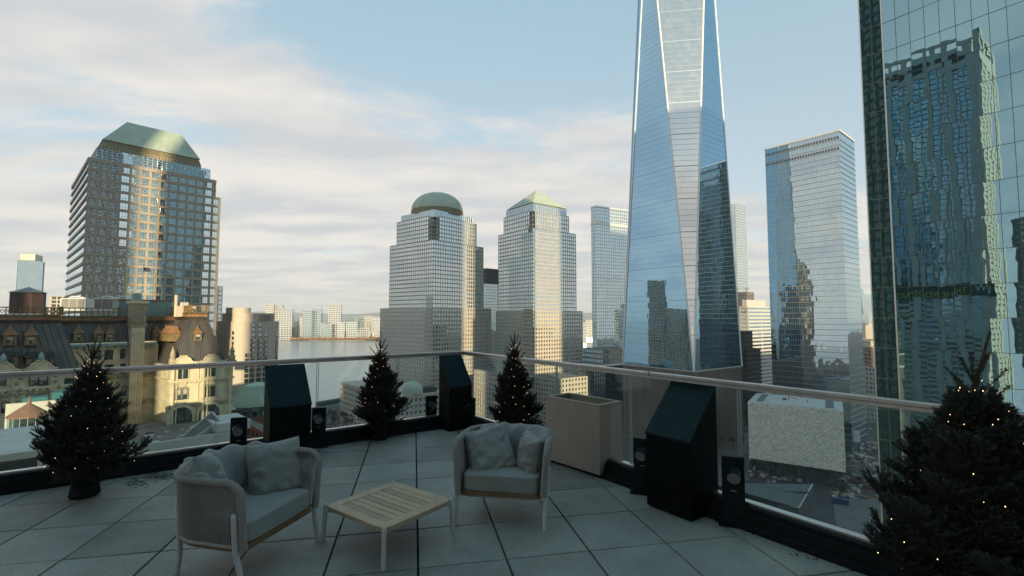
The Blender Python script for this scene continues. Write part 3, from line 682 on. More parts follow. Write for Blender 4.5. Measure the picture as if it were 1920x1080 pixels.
for (x_, y_, w_, d_, zt_r, lab_) in ((-402,308,26,34,16,'lowest of three brown blocks mirrored at the foot of the tallest tower'),(-402,343,30,28,66,'tallest of three brown blocks mirrored at the foot of the tallest tower'),(-402,272,26,34,30,'middle height one of three brown blocks mirrored at the foot of the tallest tower')):
    b = Bld('riverside_block', lab_, 'building', 0, 0, 0, C=(x_,y_)); b.R = Vector((-1,0)); b.L = Vector((0,-1)); b.root.rotation_euler = (0,0,0)
    tower(b, rect(-w_,0,0,d_), 0, zt_r-STREET, 4, 3.6, 1.5, 1.3, M_['winglass'], M_['granite_dark'], .4)
# tower mirrored in the right hand glass: grey stone piers, blue glass, black banner with yellow lettering
nout = Vector((.809,.588)); C0 = BX.C; cpl = C0.dot(nout)
def unmirror(V): return V - nout*(2*(V.dot(nout)-cpl))
V1 = Vector((258.7,260)); V1p = unmirror(V1)
BW = Bld('hotel_tower', 'grey stone and blue glass hotel tower with a black banner, met in the mirror tower', 'hotel', 0, 0, 0, C=(0,0))
# local x from the right corner in the mirror image towards its left; face y=0 looks back at the mirror
dirx = -(Vector((.588,-.809))); BW.C = V1p; BW.R = dirx; BW.L = Vector((-dirx.y,dirx.x))
if BW.L.dot(nout) > 0:      # we want local -y to face +nout
    pass
BW.root.location = (V1p.x, V1p.y, STREET); BW.root.rotation_euler = (0,0,atan2(dirx.y,dirx.x))
flip = 1 if BW.L.dot(nout) < 0 else -1
ztw = zpy(58, 258) - STREET; wW = 66.0; dW = 34.0
def wy(y): return y*flip
blu = office_glass('hotel_blue_glass', (.56,.70,.77), inner=(.03,.08,.11), refl=.6, tilt=.02, cell=(2,2,3.1))
mb = MB(); y0_, y1_ = sorted((wy(.5), wy(dW)))
mb.box((0.5,y0_,0),(wW,y1_,ztw-9),0); mb.build('glazing', blu, BW.root)
stone = mat('hotel_stone', (.58,.55,.50), .7, var=.12, vs=.2)
mb = MB()
def ybox(x0,x1,ya,yb,z0,z1,m=0):
    a,b2 = sorted((wy(ya),wy(yb))); mb.box((x0,a,z0),(x1,b2,z1),m)
xs = [0, 9.5, 18.5, 29, 39, 50, 60]; wd_ = [4.5,3.4,3.0,3.8,2.6,3.6,3.0]
zban = zpy(541, 262)-STREET
for x,wz in zip(xs,wd_): ybox(x,x+wz,-.6,.6,0,ztw-1.2)
for x in (6.4,14.2,24.5,34.6,45,55.5): ybox(x,x+.7,-.3,.6,zban,ztw-16)
nfl = int((ztw-14)/3.1)
for i in range(nfl):
    z = 8+i*3.1
    if z < zban-6: ybox(-.2,wW,-.35,.55,z-.9,z+.4)
    elif z > zban+8: ybox(-.2,wW,-.05,.5,z-.12,z+.05,1)
ybox(-.4,wW,-.8,.5,ztw-1.8,ztw); ybox(-.4,wW,-.7,.5,ztw-8.5,ztw-5.2); ybox(-.4,wW,-.7,.5,ztw-16,ztw-12.5)
for y in (0,11,22,31): ybox(-.6,.6,y,y+5.5 if y else 3.5,0,ztw-1.2)
for i in range(nfl): ybox(-.35,.5,0,dW,8+i*3.1-.7,8+i*3.1+1.6)
ybox(-.8,.5,-.8,dW,ztw-1.8,ztw+.01); ybox(-.7,.5,-.7,dW,ztw-16,ztw-9)
mb.build('stone_frame', [stone, M_['winframe']], BW.root)['kind'] = 'stuff'
mb = MB(); ybox(2.5,wW,.4,dW,ztw-12.6,ztw-8.4); mb.build('plant_screen', M_['dark_stone'], BW.root)
mb = MB(); ybox(-1,wW-6,-1.3,-.9,zban-4.6,zban+2.4); bano = mb.build('banner', mat('banner_black',(.008,.014,.016),.5,var=0), BW.root)
def textobj(body, size, material, parent, loc, rot, ext=.01):
    c = bpy.data.curves.new('lettering','FONT'); c.body = body; c.size = size; c.extrude = ext; c.resolution_u = 2
    c.materials.append(material); o_ = bpy.data.objects.new('lettering_curve', c); COL.objects.link(o_); bpy.context.view_layer.update()
    me = bpy.data.meshes.new_from_object(o_.evaluated_get(bpy.context.evaluated_depsgraph_get())); bpy.data.objects.remove(o_)
    o = bpy.data.objects.new('lettering', me); COL.objects.link(o); o.parent = parent; o.location = loc; o.rotation_euler = rot
    return o
yel = mat('yellow_lettering', (.55,.52,.06), .6, var=0); wht = mat('white_lettering', (.75,.75,.75), .6, var=0)
# seen from outside the facade text runs towards the viewer's right
rz_t = 0 if flip == 1 else pi
xl_ = (1.2 if flip == 1 else 6.8)
textobj('W', 5.2, wht, BW.root, ((0.6 if flip==1 else 6.6), wy(-1.35), zban-2.6), (pi/2,0,rz_t), .03)
textobj('THE RESIDENCES', 4.4, yel, BW.root, ((9.0 if flip==1 else 54), wy(-1.35), zban-4.0), (pi/2,0,rz_t), .03)
# second reflected building, pinkish stone, right of the hotel in the mirror
V2 = Vector((300*1.055, 300)); 
b = Bld('offview_tower', 'pinkish stone tower with small windows, met at the right edge of the mirror glass', 'office tower', 0,0,0, C=(0,0))
Vp = unmirror(V2); R2 = Vector((.588,-.809)); b.C = Vp; b.R = R2; b.L = Vector((-R2.y,R2.x)); b.root.location = (Vp.x,Vp.y,STREET); b.root.rotation_euler = (0,0,atan2(R2.y,R2.x))
f2 = 1 if b.L.dot(nout) < 0 else -1
pts = rect(0,0,50,30) if f2 == 1 else rect(0,-30,50,0)
M_['pink'] = mat('pinkish_stone', (.30,.25,.23), .75, var=.1)
tower(b, pts, 0, zpy(415,300)-STREET, 4.2, 3.6, 2.2, 2.0, M_['winglass'], M_['pink'], .5)

# ================================================================== GOTHIC STONE BUILDING WITH A DARK MANSARD ROOF (left)
G = Bld('gothic_building', 'cream terracotta landmark building with a dark standing seam mansard roof and copper dormers', 'building', 320, 108, 41, py=690)
G0 = 0.0
xr = G.X(437,690); xw = G.X(150,690); xfar = xw-46
yrec = 12.8
zbase = 0
def GZ(py,x=0,y=0): return G.Z(py,x,y)
TC, TD, SL, SE, CT, GT = M_['terracotta'], M_['terracotta_dk'], M_['slate'], M_['seam'], M_['coppertrim'], M_['goldtrim']
# walls
wl = MB()
zpw = GZ(684, 3, 0)                     # wall head of the pavilion
wl.prism(rect(0,0,xr,yrec+20), zbase, zpw, 0); wl.build('wall', TC, G.root)
zww = GZ(690, xw, 0)
wl = MB(); wl.prism(rect(xfar,0,xw,yrec+20), zbase, zww, 0); wl.build('wall', TC, G.root)
zwr = GZ(648, -8, yrec)
wl = MB(); wl.prism(rect(xw-1,yrec,0.4,yrec+19), zbase, zwr, 0); wl.build('wall', TC, G.root)
# roofs: (base rect, top rect)
def mans(x0,y0,x1,y1, t, zb, zt, nseam, name='mansard_roof', left=True):
    r = MB(); r.prism(rect(x0,y0,x1,y1), zb, zt, 0, pts2=rect(*t)); o = r.build(name, SL, G.root)
    s = MB()
    for j in range(nseam+1):
        f = j/nseam; s.bar((x0+(x1-x0)*f,y0-.03,zb),(t[0]+(t[2]-t[0])*f,t[1]-.03,zt),.09,.10,0)
    if left:
        for j in range(13):
            f = j/12; s.bar((x0-.03,y0+(y1-y0)*f,zb),(t[0]-.03,t[1]+(t[3]-t[1])*f,zt),.09,.10,0)
    s.build('roof_seam', SE, G.root)['kind'] = 'stuff'
tpx0 = G.X(356,598,4); tpx1 = G.X(382,598,4); ztp = GZ(594,3,4)
mans(0.3,.6,xr-1.6,yrec+10,(tpx0,4,tpx1+.6,yrec+6), zpw, ztp, 17)
ztw2 = GZ(600, xw-6, 5); tw1 = G.X(113,600,5)
mans(xfar,.6,xw-.1,yrec+10,(xfar,5,tw1,yrec+5), zww, ztw2, 44, left=False)
ztr = GZ(601,-8,yrec+2.5)
mans(xw-3,yrec+.3,2.5,yrec+12,(tw1-2,yrec+2.5,tpx0+1,yrec+10), zwr+.8, ztr, 34, left=False)
# copper fringe + cornice at the roof heads, balustrades
def edge_trim(A, Bq, z, n, hb=1.6):
    A = Vector(A); Bq = Vector(Bq); e = (Bq-A).normalized(); nn = Vector((e.y,-e.x)); L = (Bq-A).length; rz = atan2(e.y,e.x)
    t = MB(); t.box((0,-.5,-.35),(L,.3,.0),0); t.box((0,-.7,0),(L,.3,.28),1); t.box((0,-.42,.29),(L,.3,.75),1); t.box((0,-.6,.76),(L,.3,.95),0)
    m = int(L/.75)
    for j in range(m): t.add([(j*.75+.1,-.46,-.36),(j*.75+.6,-.46,-.36),(j*.75+.35,-.38,-1.0)],[(0,1,2),(2,1,0)],1)
    t.build('copper_fringe', [SE, CT], G.root, (A.x,A.y,z), rz)
    b = MB(); zz = .96
    b.box((0,-.35,zz),(L,-.1,zz+.16),0); b.box((0,-.38,zz+hb-.2),(L,-.07,zz+hb),0)
    m = max(2,int(L/.95))
    for j in range(m+1):
        x = L*j/m; b.box((max(0,x-.09),-.33,zz+.16),(min(L,x+.09),-.12,zz+hb-.2),0)
        if j < m:
            c = (x+L/m/2,-.22,zz+hb/2); b.tube([(c[0]+.27*cos(a),c[1],c[2]+.34*sin(a)) for a in [2*pi*k/8 for k in range(9)]],.055,4,0,cap=False)
            b.bar((x+.09,-.22,zz+hb/2),(x+L/m-.09,-.22,zz+hb/2),.07,.07,0)
    b.box((-.3,-.5,zz),(.3,.0,zz+hb+.15),0); b.box((L-.3,-.5,zz),(L+.3,.0,zz+hb+.15),0)
    b.build('balustrade', GT, G.root, (A.x,A.y,z), rz)
edge_trim((xfar,5),(tw1,5),ztw2,0)
edge_trim((tw1-1.5,yrec+2.4),(G.X(222,600,yrec+2.5),yrec+2.4),ztr,0,1.9)
tt = MB(); tt.box((0,-.4,-.3),(0.0+abs(tpx0-G.X(222,600,yrec+2.5)),.3,.0),0); tt.box((0,-.6,.001),(abs(tpx0-G.X(222,600,yrec+2.5)),.3,.9),1)
tt.build('copper_fringe', [SE,CT], G.root, (G.X(222,600,yrec+2.5),yrec+2.4,ztr))
edge_trim((tpx0,4),(tpx1+.6,4),ztp,0,1.7)
edge_trim((tpx0,yrec+6),(tpx0,4),ztp,0,1.7)
# sash windows: frame, glass and a half drawn blind
def sash(wd, ht, name='window', arch=False):
    m = MB(); m.box((-wd/2,0,0),(wd/2,.05,ht),0)
    for a,b2 in (((-wd/2-.08,-.1,-.08),(-wd/2+.06,.02,ht+.08)),((wd/2-.06,-.1,-.08),(wd/2+.08,.02,ht+.08))): m.box(a,b2,1)
    m.box((-wd/2,-.1,ht-.05),(wd/2,.02,ht+.08),1); m.box((-wd/2,-.1,-.08),(wd/2,.02,.06),1); m.box((-wd/2,-.08,ht*.48),(wd/2,.015,ht*.48+.09),1)
    m.box((-wd/2-.15,-.22,-.22),(wd/2+.15,.0,-.081),2)
    return m
sw = sash(1.2,2.2).mesh('sash', [M_['winglass'],M_['winframe'],TC]); 
sb = MB(); sb.box((-.54,-.03,.95),(.54,-.005,2.15)); sbm = sb.mesh('blind', M_['blind'])
def win(x, y, z, sc=(1,1,1), blind=None, rz=0):
    o = inst('window', sw, G.root, (x,y-.02,z), (0,0,rz), sc)
    if blind if blind is not None else random.random()<.5: inst('blind', sbm, o, (0,0,0))
    return o
random.seed(31)
def arch_mb(w_, h_, dep, th, m=0, n=10):
    """arched surround: jambs and a round head, opening w_ wide, springing at h_"""
    a = MB(); r = w_/2
    a.box((-r-th,-dep,0),(-r,0,h_),m); a.box((r,-dep,0),(r+th,0,h_),m)
    for i in range(n):
        t0 = pi*i/n; t1 = pi*(i+1)/n
        p = [(cos(t)*q, h_+sin(t)*q) for t,q in ((t0,r),(t1,r),(t1,r+th),(t0,r+th))]
        vs = [(x,-dep,z) for x,z in p]+[(x,0,z) for x,z in p]
        a.add(vs,[(0,3,2,1),(4,5,6,7),(0,1,5,4),(1,2,6,5),(2,3,7,6),(3,0,4,7)],m)
    return a
# pavilion front: two bays
pz1 = GZ(709,3,0); pz2 = GZ(748,3,0); pz3 = GZ(797,3,0); hh1 = GZ(688,3,0)-pz1; hh2 = GZ(729,3,0)-pz2; sc1 = hh1/2.2; sc2 = hh2/2.2
for (pxa,pxb) in ((336,347.5),(389,399)):
    xa = G.X(pxa,710); xb = G.X(pxb,710); xm = (xa+xb)/2
    for x in (xa,xb):
        win(x,0,pz1,(.72,1,sc1),False); win(x,0,pz2,(.72,1,sc2),pxa<350)
        a = arch_mb(1.0,hh1,.18,.16); a.build('window_arch', TC, G.root, (x,-.03,pz1))
        a = arch_mb(.95,hh2-.1,.22,.2); a.build('window_arch', TD, G.root, (x,-.03,pz2))
    a = arch_mb(4.3,GZ(780,3,0)-pz3,.45,.5); a.build('great_arch', TC, G.root, (xm,-.03,pz3))
    g = MB(); hh3 = GZ(780,3,0)-pz3
    vs = [(-2.1,-.06,0),(2.1,-.06,0),(2.1,-.06,hh3)]+[(2.1*cos(pi*i/10),-.06,hh3+2.1*sin(pi*i/10)) for i in range(1,11)]
    g.add(vs,[tuple(range(len(vs)))],0)
    for x in (-2.05,-.75,.75,2.05): g.box((x-.09,-.16,0),(x+.09,-.07,hh3+(1.8 if abs(x)<1 else 0)),1)
    g.box((-2.1,-.15,.0),(2.1,-.07,.15),1); g.box((-2.1,-.15,hh3*.5),(2.1,-.07,hh3*.5+.12),1)
    g.build('arched_window', [M_['winglass'],M_['winframe']], G.root, (xm,0,pz3))
    # scrolled gable above each bay
    gb = MB(); zt0 = zpw
    pts = [(-2.7,0),(-2.7,.5),(-2.1,.7),(-1.5,1.3),(-1.25,2.1),(-.7,2.5),(-.6,2.9),(.6,2.9),(.7,2.5),(1.25,2.1),(1.5,1.3),(2.1,.7),(2.7,.5),(2.7,0)]
    vs = [(x,-.45,z) for x,z in pts]+[(x,.25,z) for x,z in pts]; n_ = len(pts)
    gb.add(vs,[tuple(range(n_-1,-1,-1)),tuple(range(n_,2*n_))]+[(i,(i+1)%n_,n_+(i+1)%n_,n_+i) for i in range(n_)],0)
    gb.tube([(x,-.5,z) for x,z in pts[1:-1]],.16,6,0); gb.lathe([(.5,-.12),(.5,.12)],(0,0,0),12,0)
    gb.box((-2.9,-.6,-.25),(2.9,.2,.0),0)
    gb.build('gable', TC, G.root, (xm,-.05,zt0+.02)).scale = (1,1,.72)
# cornices and string courses
def course(x0,x1,y,z,h,d,m,name='cornice',dent=0,dx=.9):
    c = MB(); c.box((x0,y-d,z),(x1,y-.001,z+h),0)
    if dent:
        k = int((x1-x0)/dx)
        for j in range(k): c.box((x0+.2+j*dx,y-d*.8,z-dent),(x0+.2+j*dx+dx*.45,y-.002,z-.001),0)
    return c.build(name, m, G.root)
course(-.4,xr+.4,0,zpw-.45,.45,.7,TC); course(-.2,xr+.2,0,GZ(716,3,0),.4,.5,TC,dent=.3); course(-.2,xr+.2,0,GZ(757,3,0),.3,.35,TC,dent=.25,dx=.6); course(-.2,xr+.2,0,GZ(763,3,0),.25,.3,TD,dent=.25,dx=.5)
# side face of the pavilion: cornices and corner shaft
sc_ = MB()
for z,h,d in ((zpw-.45,.45,.7),(GZ(716,0,0),.4,.5),(GZ(757,0,0),.3,.35)): sc_.box((-d,-.2,z),(-.001,yrec,z+h),0)
sc_.build('cornice', TC, G.root)
sh = MB()
for x in (.5, xr/2+.1, xr-.6): sh.tube([(x,-.1,0),(x,-.1,zpw-.5)],.38,8,0)
for x in (1.3,xr/2-.9,xr/2+1.0,xr-1.5): sh.tube([(x,-.05,0),(x,-.05,zpw-.5)],.18,6,0)
sh.build('corner_shaft', TC, G.root)
for x in (.3, xr-.3):
    f_ = MB(); f_.box((-.8,-.8,0),(.8,.8,.5)); f_.lathe([(.7,.5),(.75,1.4),(.45,1.9),(.6,2.5),(.35,3.2),(.15,3.9),(.01,4.4)],(0,0,0),8); 
    f_.build('pinnacle', TD, G.root, (x,0,zpw))
# side bay roof piece (lit dormer row on the left flank of the pavilion roof)
def dormer(x, y, z, sc=1.0, rz=0, wide=False):
    w_ = 1.35 if not wide else 3.4; h_ = 2.1
    d = MB(); d.box((-w_/2-.25,-1.0,0),(-w_/2+.12,1.6,h_),0); d.box((w_/2-.12,-1.0,0),(w_/2+.25,1.6,h_),0); d.box((-w_/2,-.9,h_-.3),(w_/2,1.6,h_),0); d.box((-w_/2,-.9,0),(w_/2,1.6,.35),0)
    if wide: d.box((-.12,-.95,.3),(.12,1.5,h_-.3),0)
    o = d.build('dormer', GT, G.root, (x,y,z), rz); o.scale = (sc,sc,sc)
    c = MB()
    if not wide:
        e = w_/2+.45; c.add([(-e,-1.25,h_),(e,-1.25,h_),(e,1.8,h_),(-e,1.8,h_),(0,-.2,h_+1.9),(0,1.2,h_+1.9)],[(0,1,4),(1,2,5,4),(2,3,5),(3,0,4,5),(3,2,1,0)])
        c.tube([(0,-.2,h_+1.8),(0,-.2,h_+2.4)],[.12,.02],5)
    else:
        c.box((-w_/2-.6,-1.4,h_),(w_/2+.6,2.0,h_+.35)); c.box((-w_/2-.3,-1.1,h_+.351),(w_/2+.3,2.4,h_+1.0))
    inst('dormer_roof', c.mesh('dormer_roof', CT if not wide else M_['seam']), o, (0,0,0))
    g = MB(); g.box((-w_/2+.1,-.72,.35),(w_/2-.1,-.66,h_-.3),0); g.box((-w_/2+.1,-.78,(h_)*.5),(w_/2-.1,-.721,h_*.5+.1),1)
    inst('dormer_window', g.mesh('dormer_window', [M_['winglass'],M_['winframe']]), o, (0,0,0))
    if random.random()<.6 and not wide:
        q = MB(); q.box((-w_/2+.2,-.80,h_*.5+.1),(w_/2-.2,-.785,h_-.35)); inst('blind', q.mesh('blind', M_['blind']), o, (0,0,0))
    return o
# roof plane positions: y on the slope for a given px,py found by interpolation
def on_slope(px, py, y0, y1, zb, zt):
    y = y0
    for _ in range(12):
        x = G.X(px, py, y); z = GZ(py, x, y); f = min(1,max(0,(z-zb)/(zt-zb))); y = y0+(y1-y0)*f
    return x, y, z
for px,py in ((18,648),(57,648)):
    x,y,z = on_slope(px,py,.6,5,zww,ztw2); dormer(x,y+.3,z,.95)
for px,py in ((146,641),(184,641),(206,641),(293,638)):
    x,y,z = on_slope(px,py,yrec+.3,yrec+2.5,zwr+.8,ztr); dormer(x,y+.5,max(z,zwr+.9),.9)
x,y,z = on_slope(370,639,.6,4,zpw,ztp); dormer(x,y+.4,z,.85)
for px in (6,74):
    x,y,z = on_slope(px,683,.6,5,zww,ztw2); dormer(x,y+.2,z-.6,.95,wide=True)
# row of lit dormers on the left flank (turned to face local -x)
for yy in (6.2,8.4,10.6): 
    zz = GZ(640,0,8); dormer(1.4, yy, zz, .9, rz=-pi/2)
# centre recess: modillion cornice, windows, chimney pier
course(xw-.5,0,yrec,zwr,.5,.9,M_['verdigris'],dent=.5,dx=1.3)
random.seed(5)
for (px,py0,py1) in ((182,657,673),(204,657,674),(230,655,672),(230,682,701),(182,684,703),(204,684,703),(232,724,742),(182,712,730)):
    x = G.X(px,(py0+py1)/2,yrec); z0 = GZ(py1,x,yrec); h = GZ(py0,x,yrec)-z0; win(x,yrec,z0,((.62 if px>=230 else 1.0)*1.1,1,h/2.2))
cpx0 = G.X(243,700,yrec-2); cpx1 = G.X(268,700,yrec-2); zch = GZ(563,-9,yrec-2)
c = MB(); c.box((cpx0,yrec-2,0),(cpx1,yrec+2,zch-3),0); c.box((cpx0-.3,yrec-2.3,zch-6),(cpx1+.3,yrec+2.3,zch-5.2),1); c.box((cpx0-.15,yrec-2.15,zch-5.2),(cpx1+.15,yrec+2.1,zch-.6),1); c.box((cpx0-.45,yrec-2.4,zch-.6),(cpx1+.45,yrec+2.4,zch),0)
for j in range(5): 
    x = cpx0+(cpx1-cpx0)*(j+.5)/5; c.box((x-.22,yrec-2.25,0),(x+.22,yrec-2.001,zch-6.3),0); c.lathe([(.3,0),(.3,1.2),(.05,1.8)],(x,yrec-2.2,zch-5.1),6,1)
c.build('chimney_pier', [TC,TD], G.root)
for px,py in ((243,700),(268,700)): pass
course(xw,0,yrec,GZ(707,-8,yrec),.6,.5,TD,dent=.5,dx=1.6); course(xw,0,yrec,GZ(760,-8,yrec),.6,.5,TD,dent=.5,dx=1.6)
# wing: gables, windows, ornament
random.seed(9)
for px in (4,75):
    x = G.X(px,700); gb = MB(); vs = [(a,-.5,b2) for a,b2 in pts]+[(a,.3,b2) for a,b2 in pts]
    gb.add(vs,[tuple(range(n_-1,-1,-1)),tuple(range(n_,2*n_))]+[(i,(i+1)%n_,n_+(i+1)%n_,n_+i) for i in range(n_)],0); gb.tube([(a,-.5,b2) for a,b2 in pts[1:-1]],.2,6,0); gb.box((-2.9,-.7,-.3),(2.9,.2,0),0)
    o = gb.build('gable', TC, G.root, (x,-.05,zww)); o.scale = (.9,1,.66)
    o = MB(); o.lathe([(.25,0),(.5,.3),(.45,1.0),(.2,1.5),(.01,1.7)],(0,0,0),8); o.build('urn', M_['verdigris'], G.root, (x,-.4,zww+1.85))
for px in (2,64,81): 
    x = G.X(px,710); z0 = GZ(723,x,0); win(x,0,z0,(.98,1,(GZ(703,x,0)-z0)/2.2),True)
for px in (12,50,70,90): 
    x = G.X(px,760); z0 = GZ(774,x,0); win(x,0,z0,(1.0,1,(GZ(754,x,0)-z0)/2.2),True); arch_mb(1.5,.1,.3,.3).build('window_arch', TD, G.root, (x,-.03,z0+2.6))
for px in (126,136,146):
    x = G.X(px,712); z0 = GZ(720,x,0); win(x,0,z0,(.55,1,.5),False)
course(xfar,xw+.2,0,zww-.4,.4,.6,TC); course(xfar,xw+.1,0,GZ(731,xw-8,0),.45,.5,TC,dent=.35); course(xfar,xw+.1,0,GZ(740,xw-8,0),.3,.4,TD,dent=.3,dx=.6)
orn = MB(); random.seed(2)
for px in (34,105,148):
    x = G.X(px,740); orn.box((x-.9,-.35,0),(x+.9,-.001,zww-.5),0)
    for k_ in range(14): 
        z = zww-1.5-k_*1.1; orn.lathe([(.01,0),(.35*random.uniform(.6,1.2),.2),(.3,.5),(.01,.8)],(x+random.uniform(-.3,.3),-.45,z),6,1)
for k_ in range(120):
    x = random.uniform(xfar+20,xw-.5); z = GZ(random.choice((735,744,750)),xw-8,0)+random.uniform(-.3,.3); orn.lathe([(.01,0),(random.uniform(.15,.4),.25),(.01,.55)],(x,-.15,z),5,1)
for k_ in range(90):
    x = random.uniform(.3,xr-.3); z = GZ(random.choice((719,722,760,683)),3,0)+random.uniform(-.3,.3); orn.lathe([(.01,0),(random.uniform(.12,.32),.22),(.01,.5)],(x,-.12,z),5,0)
orn.build('ornament', [TC,TD], G.root)['kind'] = 'stuff'
# roof penthouse in verdigris panels, on the roof behind the chimney
V = MB(); ph0 = G.X(222,580,yrec+5); ph1 = G.X(331,580,yrec+5); V.box((ph0,yrec+5,ztr-1),(ph1,yrec+12,GZ(563,-8,yrec+5)),0)
k_ = int((ph1-ph0)/.8)
for j in range(k_): V.box((ph0+j*.8-.03,yrec+4.93,ztr),(ph0+j*.8+.03,yrec+5,GZ(564,-8,yrec+5)),0)
V.box((ph0-.2,yrec+4.8,GZ(563,-8,yrec+5)),(ph1+.2,yrec+12,GZ(562,-8,yrec+5)+.2),1)
V.build('penthouse', [M_['verdigris'],CT], G.root)
V = MB(); V.box((cpx0+.6,yrec,zch),(cpx1-.5,yrec+3,GZ(548,-9,yrec)),0); V.build('vent_cowl', M_['verdigris'], G.root)
V = MB(); 
for px in (330,341,346,351): 
    x = G.X(px,570,9); V.tube([(x,9,ztp),(x,9,GZ(567 if px>335 else 553,x,9))],.35,8)
V.box((G.X(331,570,9),8,ztp),(G.X(366,580,9),10,GZ(574,3,9)),0); V.build('roof_vent', M_['cream'], G.root)

# things standing on that roof
wt = at(52,575,118); wz = zpy(577,118)
t_ = thing('water_tank', 'dark red octagonal rooftop water tank with a faceted grey roof at the far left', 'water tank', (wt.x,wt.y,wz))
m = MB(); m.lathe([(3.25,-1.5),(3.25,zpy(549,118)-wz)],(0,0,0),8,0,False,.2)
for k_ in range(6): m.lathe([(3.3,k_*.6),(3.3,k_*.6+.06)],(0,0,0),8,0,False,.2)
m.build('tank_wall', mat('tank_boards',(.10,.062,.058),.85,var=.3,vs=2,streak=True), t_.copy() if False else t_)
m = MB(); m.lathe([(3.7,zpy(549,118)-wz),(.9,zpy(541,118)-wz),(.01,zpy(538,118)-wz)],(0,0,0),8,0,False,.2)
m.build('tank_roof', mat('tank_roof',(.16,.18,.18),.5,.3,var=.4,vs=.4), t_)
m = MB(); m.bar((1.6,-3.3,-1),(1.6,-3.3,3.6),.12,.12); m.build('pipe', M_['winframe'], t_)
hm = None
for (pa_,pb_,lab) in ((112,153,'grey rooftop cooling unit with louvred panels, left of the pair on the mansard roof'),(174,213,'grey rooftop cooling unit with louvred panels, right of the pair beside the pale green penthouse')):
    a = at(pa_,575,122); c = at(pb_,575,122); z0 = zpy(579,122); h = zpy(559,122)-z0
    t_ = thing('cooling_unit', lab, 'cooling unit', (a.x,a.y,z0), R_(12), 'rooftop cooling units'); w_ = c.x-a.x
    m = MB(); m.box((0,0,-.5),(w_,3.5,h),0); m.build('casing', M_['white_metal'], t_)
    m = MB()
    for j in range(3):
        for k_ in range(9): m.box((.35+j*(w_-.4)/3,-.06,.25+k_*(h-.4)/9),(.35+(j+.93)*(w_-.4)/3,-.002,.25+(k_+.6)*(h-.4)/9))
    m.build('louvre', M_['winframe'], t_)
    m = MB(); m.tube([(w_*.2,1.5,h+.1),(w_*.3,1.5,h+.5),(w_*.6,1.5,h+.5),(w_*.7,1.5,h+.1)],.2,6); m.lathe([(.8,0),(.8,.35)],(w_*.75,1.5,h),12); m.build('duct', M_['white_metal'], t_)
# flag on its pole
fp = at(266,560,121); t_ = thing('flag', 'small striped national flag on a thin pole above the stone chimney', 'flag', (fp.x,fp.y,zpy(552,121)))
m = MB(); m.tube([(0,0,0),(0,0,zpy(497,121)-zpy(552,121))],.06,6); m.build('pole', M_['white_metal'], t_)
zf = zpy(509,121)-zpy(552,121)
m = MB(); fl_ = 1.75; hf = 1.05
for k_ in range(13):
    z0 = zf+hf-(k_+1)*hf/13; xs0 = .7 if k_ < 7 else 0
    for j in range(8):
        x0 = xs0+(fl_-xs0)*j/8; x1 = xs0+(fl_-xs0)*(j+1)/8; y0 = .12*sin(x0*3.5); y1 = .12*sin(x1*3.5)
        m.add([(x0,y0,z0-.08*x0),(x1,y1,z0-.08*x1),(x1,y1,z0+hf/13-.08*x1),(x0,y0,z0+hf/13-.08*x0)],[(0,1,2,3)],k_%2)
for j in range(4):
    x0 = .7*j/4; x1 = .7*(j+1)/4; y0 = .12*sin(x0*3.5); y1 = .12*sin(x1*3.5); m.add([(x0,y0,zf+hf*6/13-.08*x0),(x1,y1,zf+hf*6/13-.08*x1),(x1,y1,zf+hf-.08*x1),(x0,y0,zf+hf-.08*x0)],[(0,1,2,3)],2)
m.build('cloth', [mat('flag_red',(.4,.05,.05),.8,var=0),mat('flag_white',(.6,.6,.6),.8,var=0),mat('flag_blue',(.04,.06,.2),.8,var=0)], t_)
# ================================================================== LOWER ROOFS IN FRONT OF THE GOTHIC BUILDING
WP = M_['white_panel']
def poly_block(name, label, pix, z, zbot, m, cat='building', mtop=None):
    """a block whose roof outline follows bearings (px,py) at height z"""
    ps = [atz(px,py,z) for px,py in pix]
    a = sum(ps[i].x*ps[(i+1)%len(ps)].y-ps[(i+1)%len(ps)].x*ps[i].y for i in range(len(ps)))
    if a < 0: ps.reverse()
    c = ps[0]; t_ = thing(name, label, cat, (c.x,c.y,zbot))
    b = MB(); b.prism([(p.x-c.x,p.y-c.y) for p in ps], 0, z-zbot, 0, 1); b.build('wall', [m, mtop or m], t_)
    return t_, [Vector((p.x-c.x,p.y-c.y,z-zbot)) for p in ps]
# long flat roof with white parapet (behind the couch)
K1 = Bld('flat_roof_building', 'low building with a long white parapet and cluttered flat roof behind the left armchair', 'building', 450, 96, 46, py=800)
zk = K1.Z(806); xl = K1.X(-40,880); K1L = 30
K1.root['label'] = 'low building with a long white parapet and cluttered flat roof behind the left armchair'
b = MB(); b.prism(rect(xl,0,0,K1L), 0, zk-1.6, 0, 1); b.build('wall', [M_['granite'],M_['roof_grey']], K1.root)
b = MB(); b.box((xl,-.5,zk-2.2),(.3,.0,zk),0); b.box((-.3,0,zk-2.2),(.3,K1L,zk),0); b.box((xl,-.7,zk-4.2),(.3,-.001,zk-3.9),0); b.build('parapet', WP, K1.root)
b = MB(); random.seed(8); k_ = int(abs(xl)/1.9)
for j in range(k_): b.box((xl+j*1.9+.15,-.12,zk-3.85),(xl+j*1.9+1.75,-.003,zk-2.35),0)
b.build('window_band', M_['winglass'], K1.root)['kind'] = 'stuff'
b = MB()
for j in range(26):
    x = xl*.05-random.uniform(0,24); y = random.uniform(2,16); s = random.uniform(.3,1.0); b.box((x,y,zk-1.6),(x+s*1.6,y+s,zk-1.6+s*.8),random.choice((0,1)))
b.build('roof_clutter', [M_['roof_white'],M_['brick_brown']], K1.root)['kind'] = 'stuff'
b = MB()
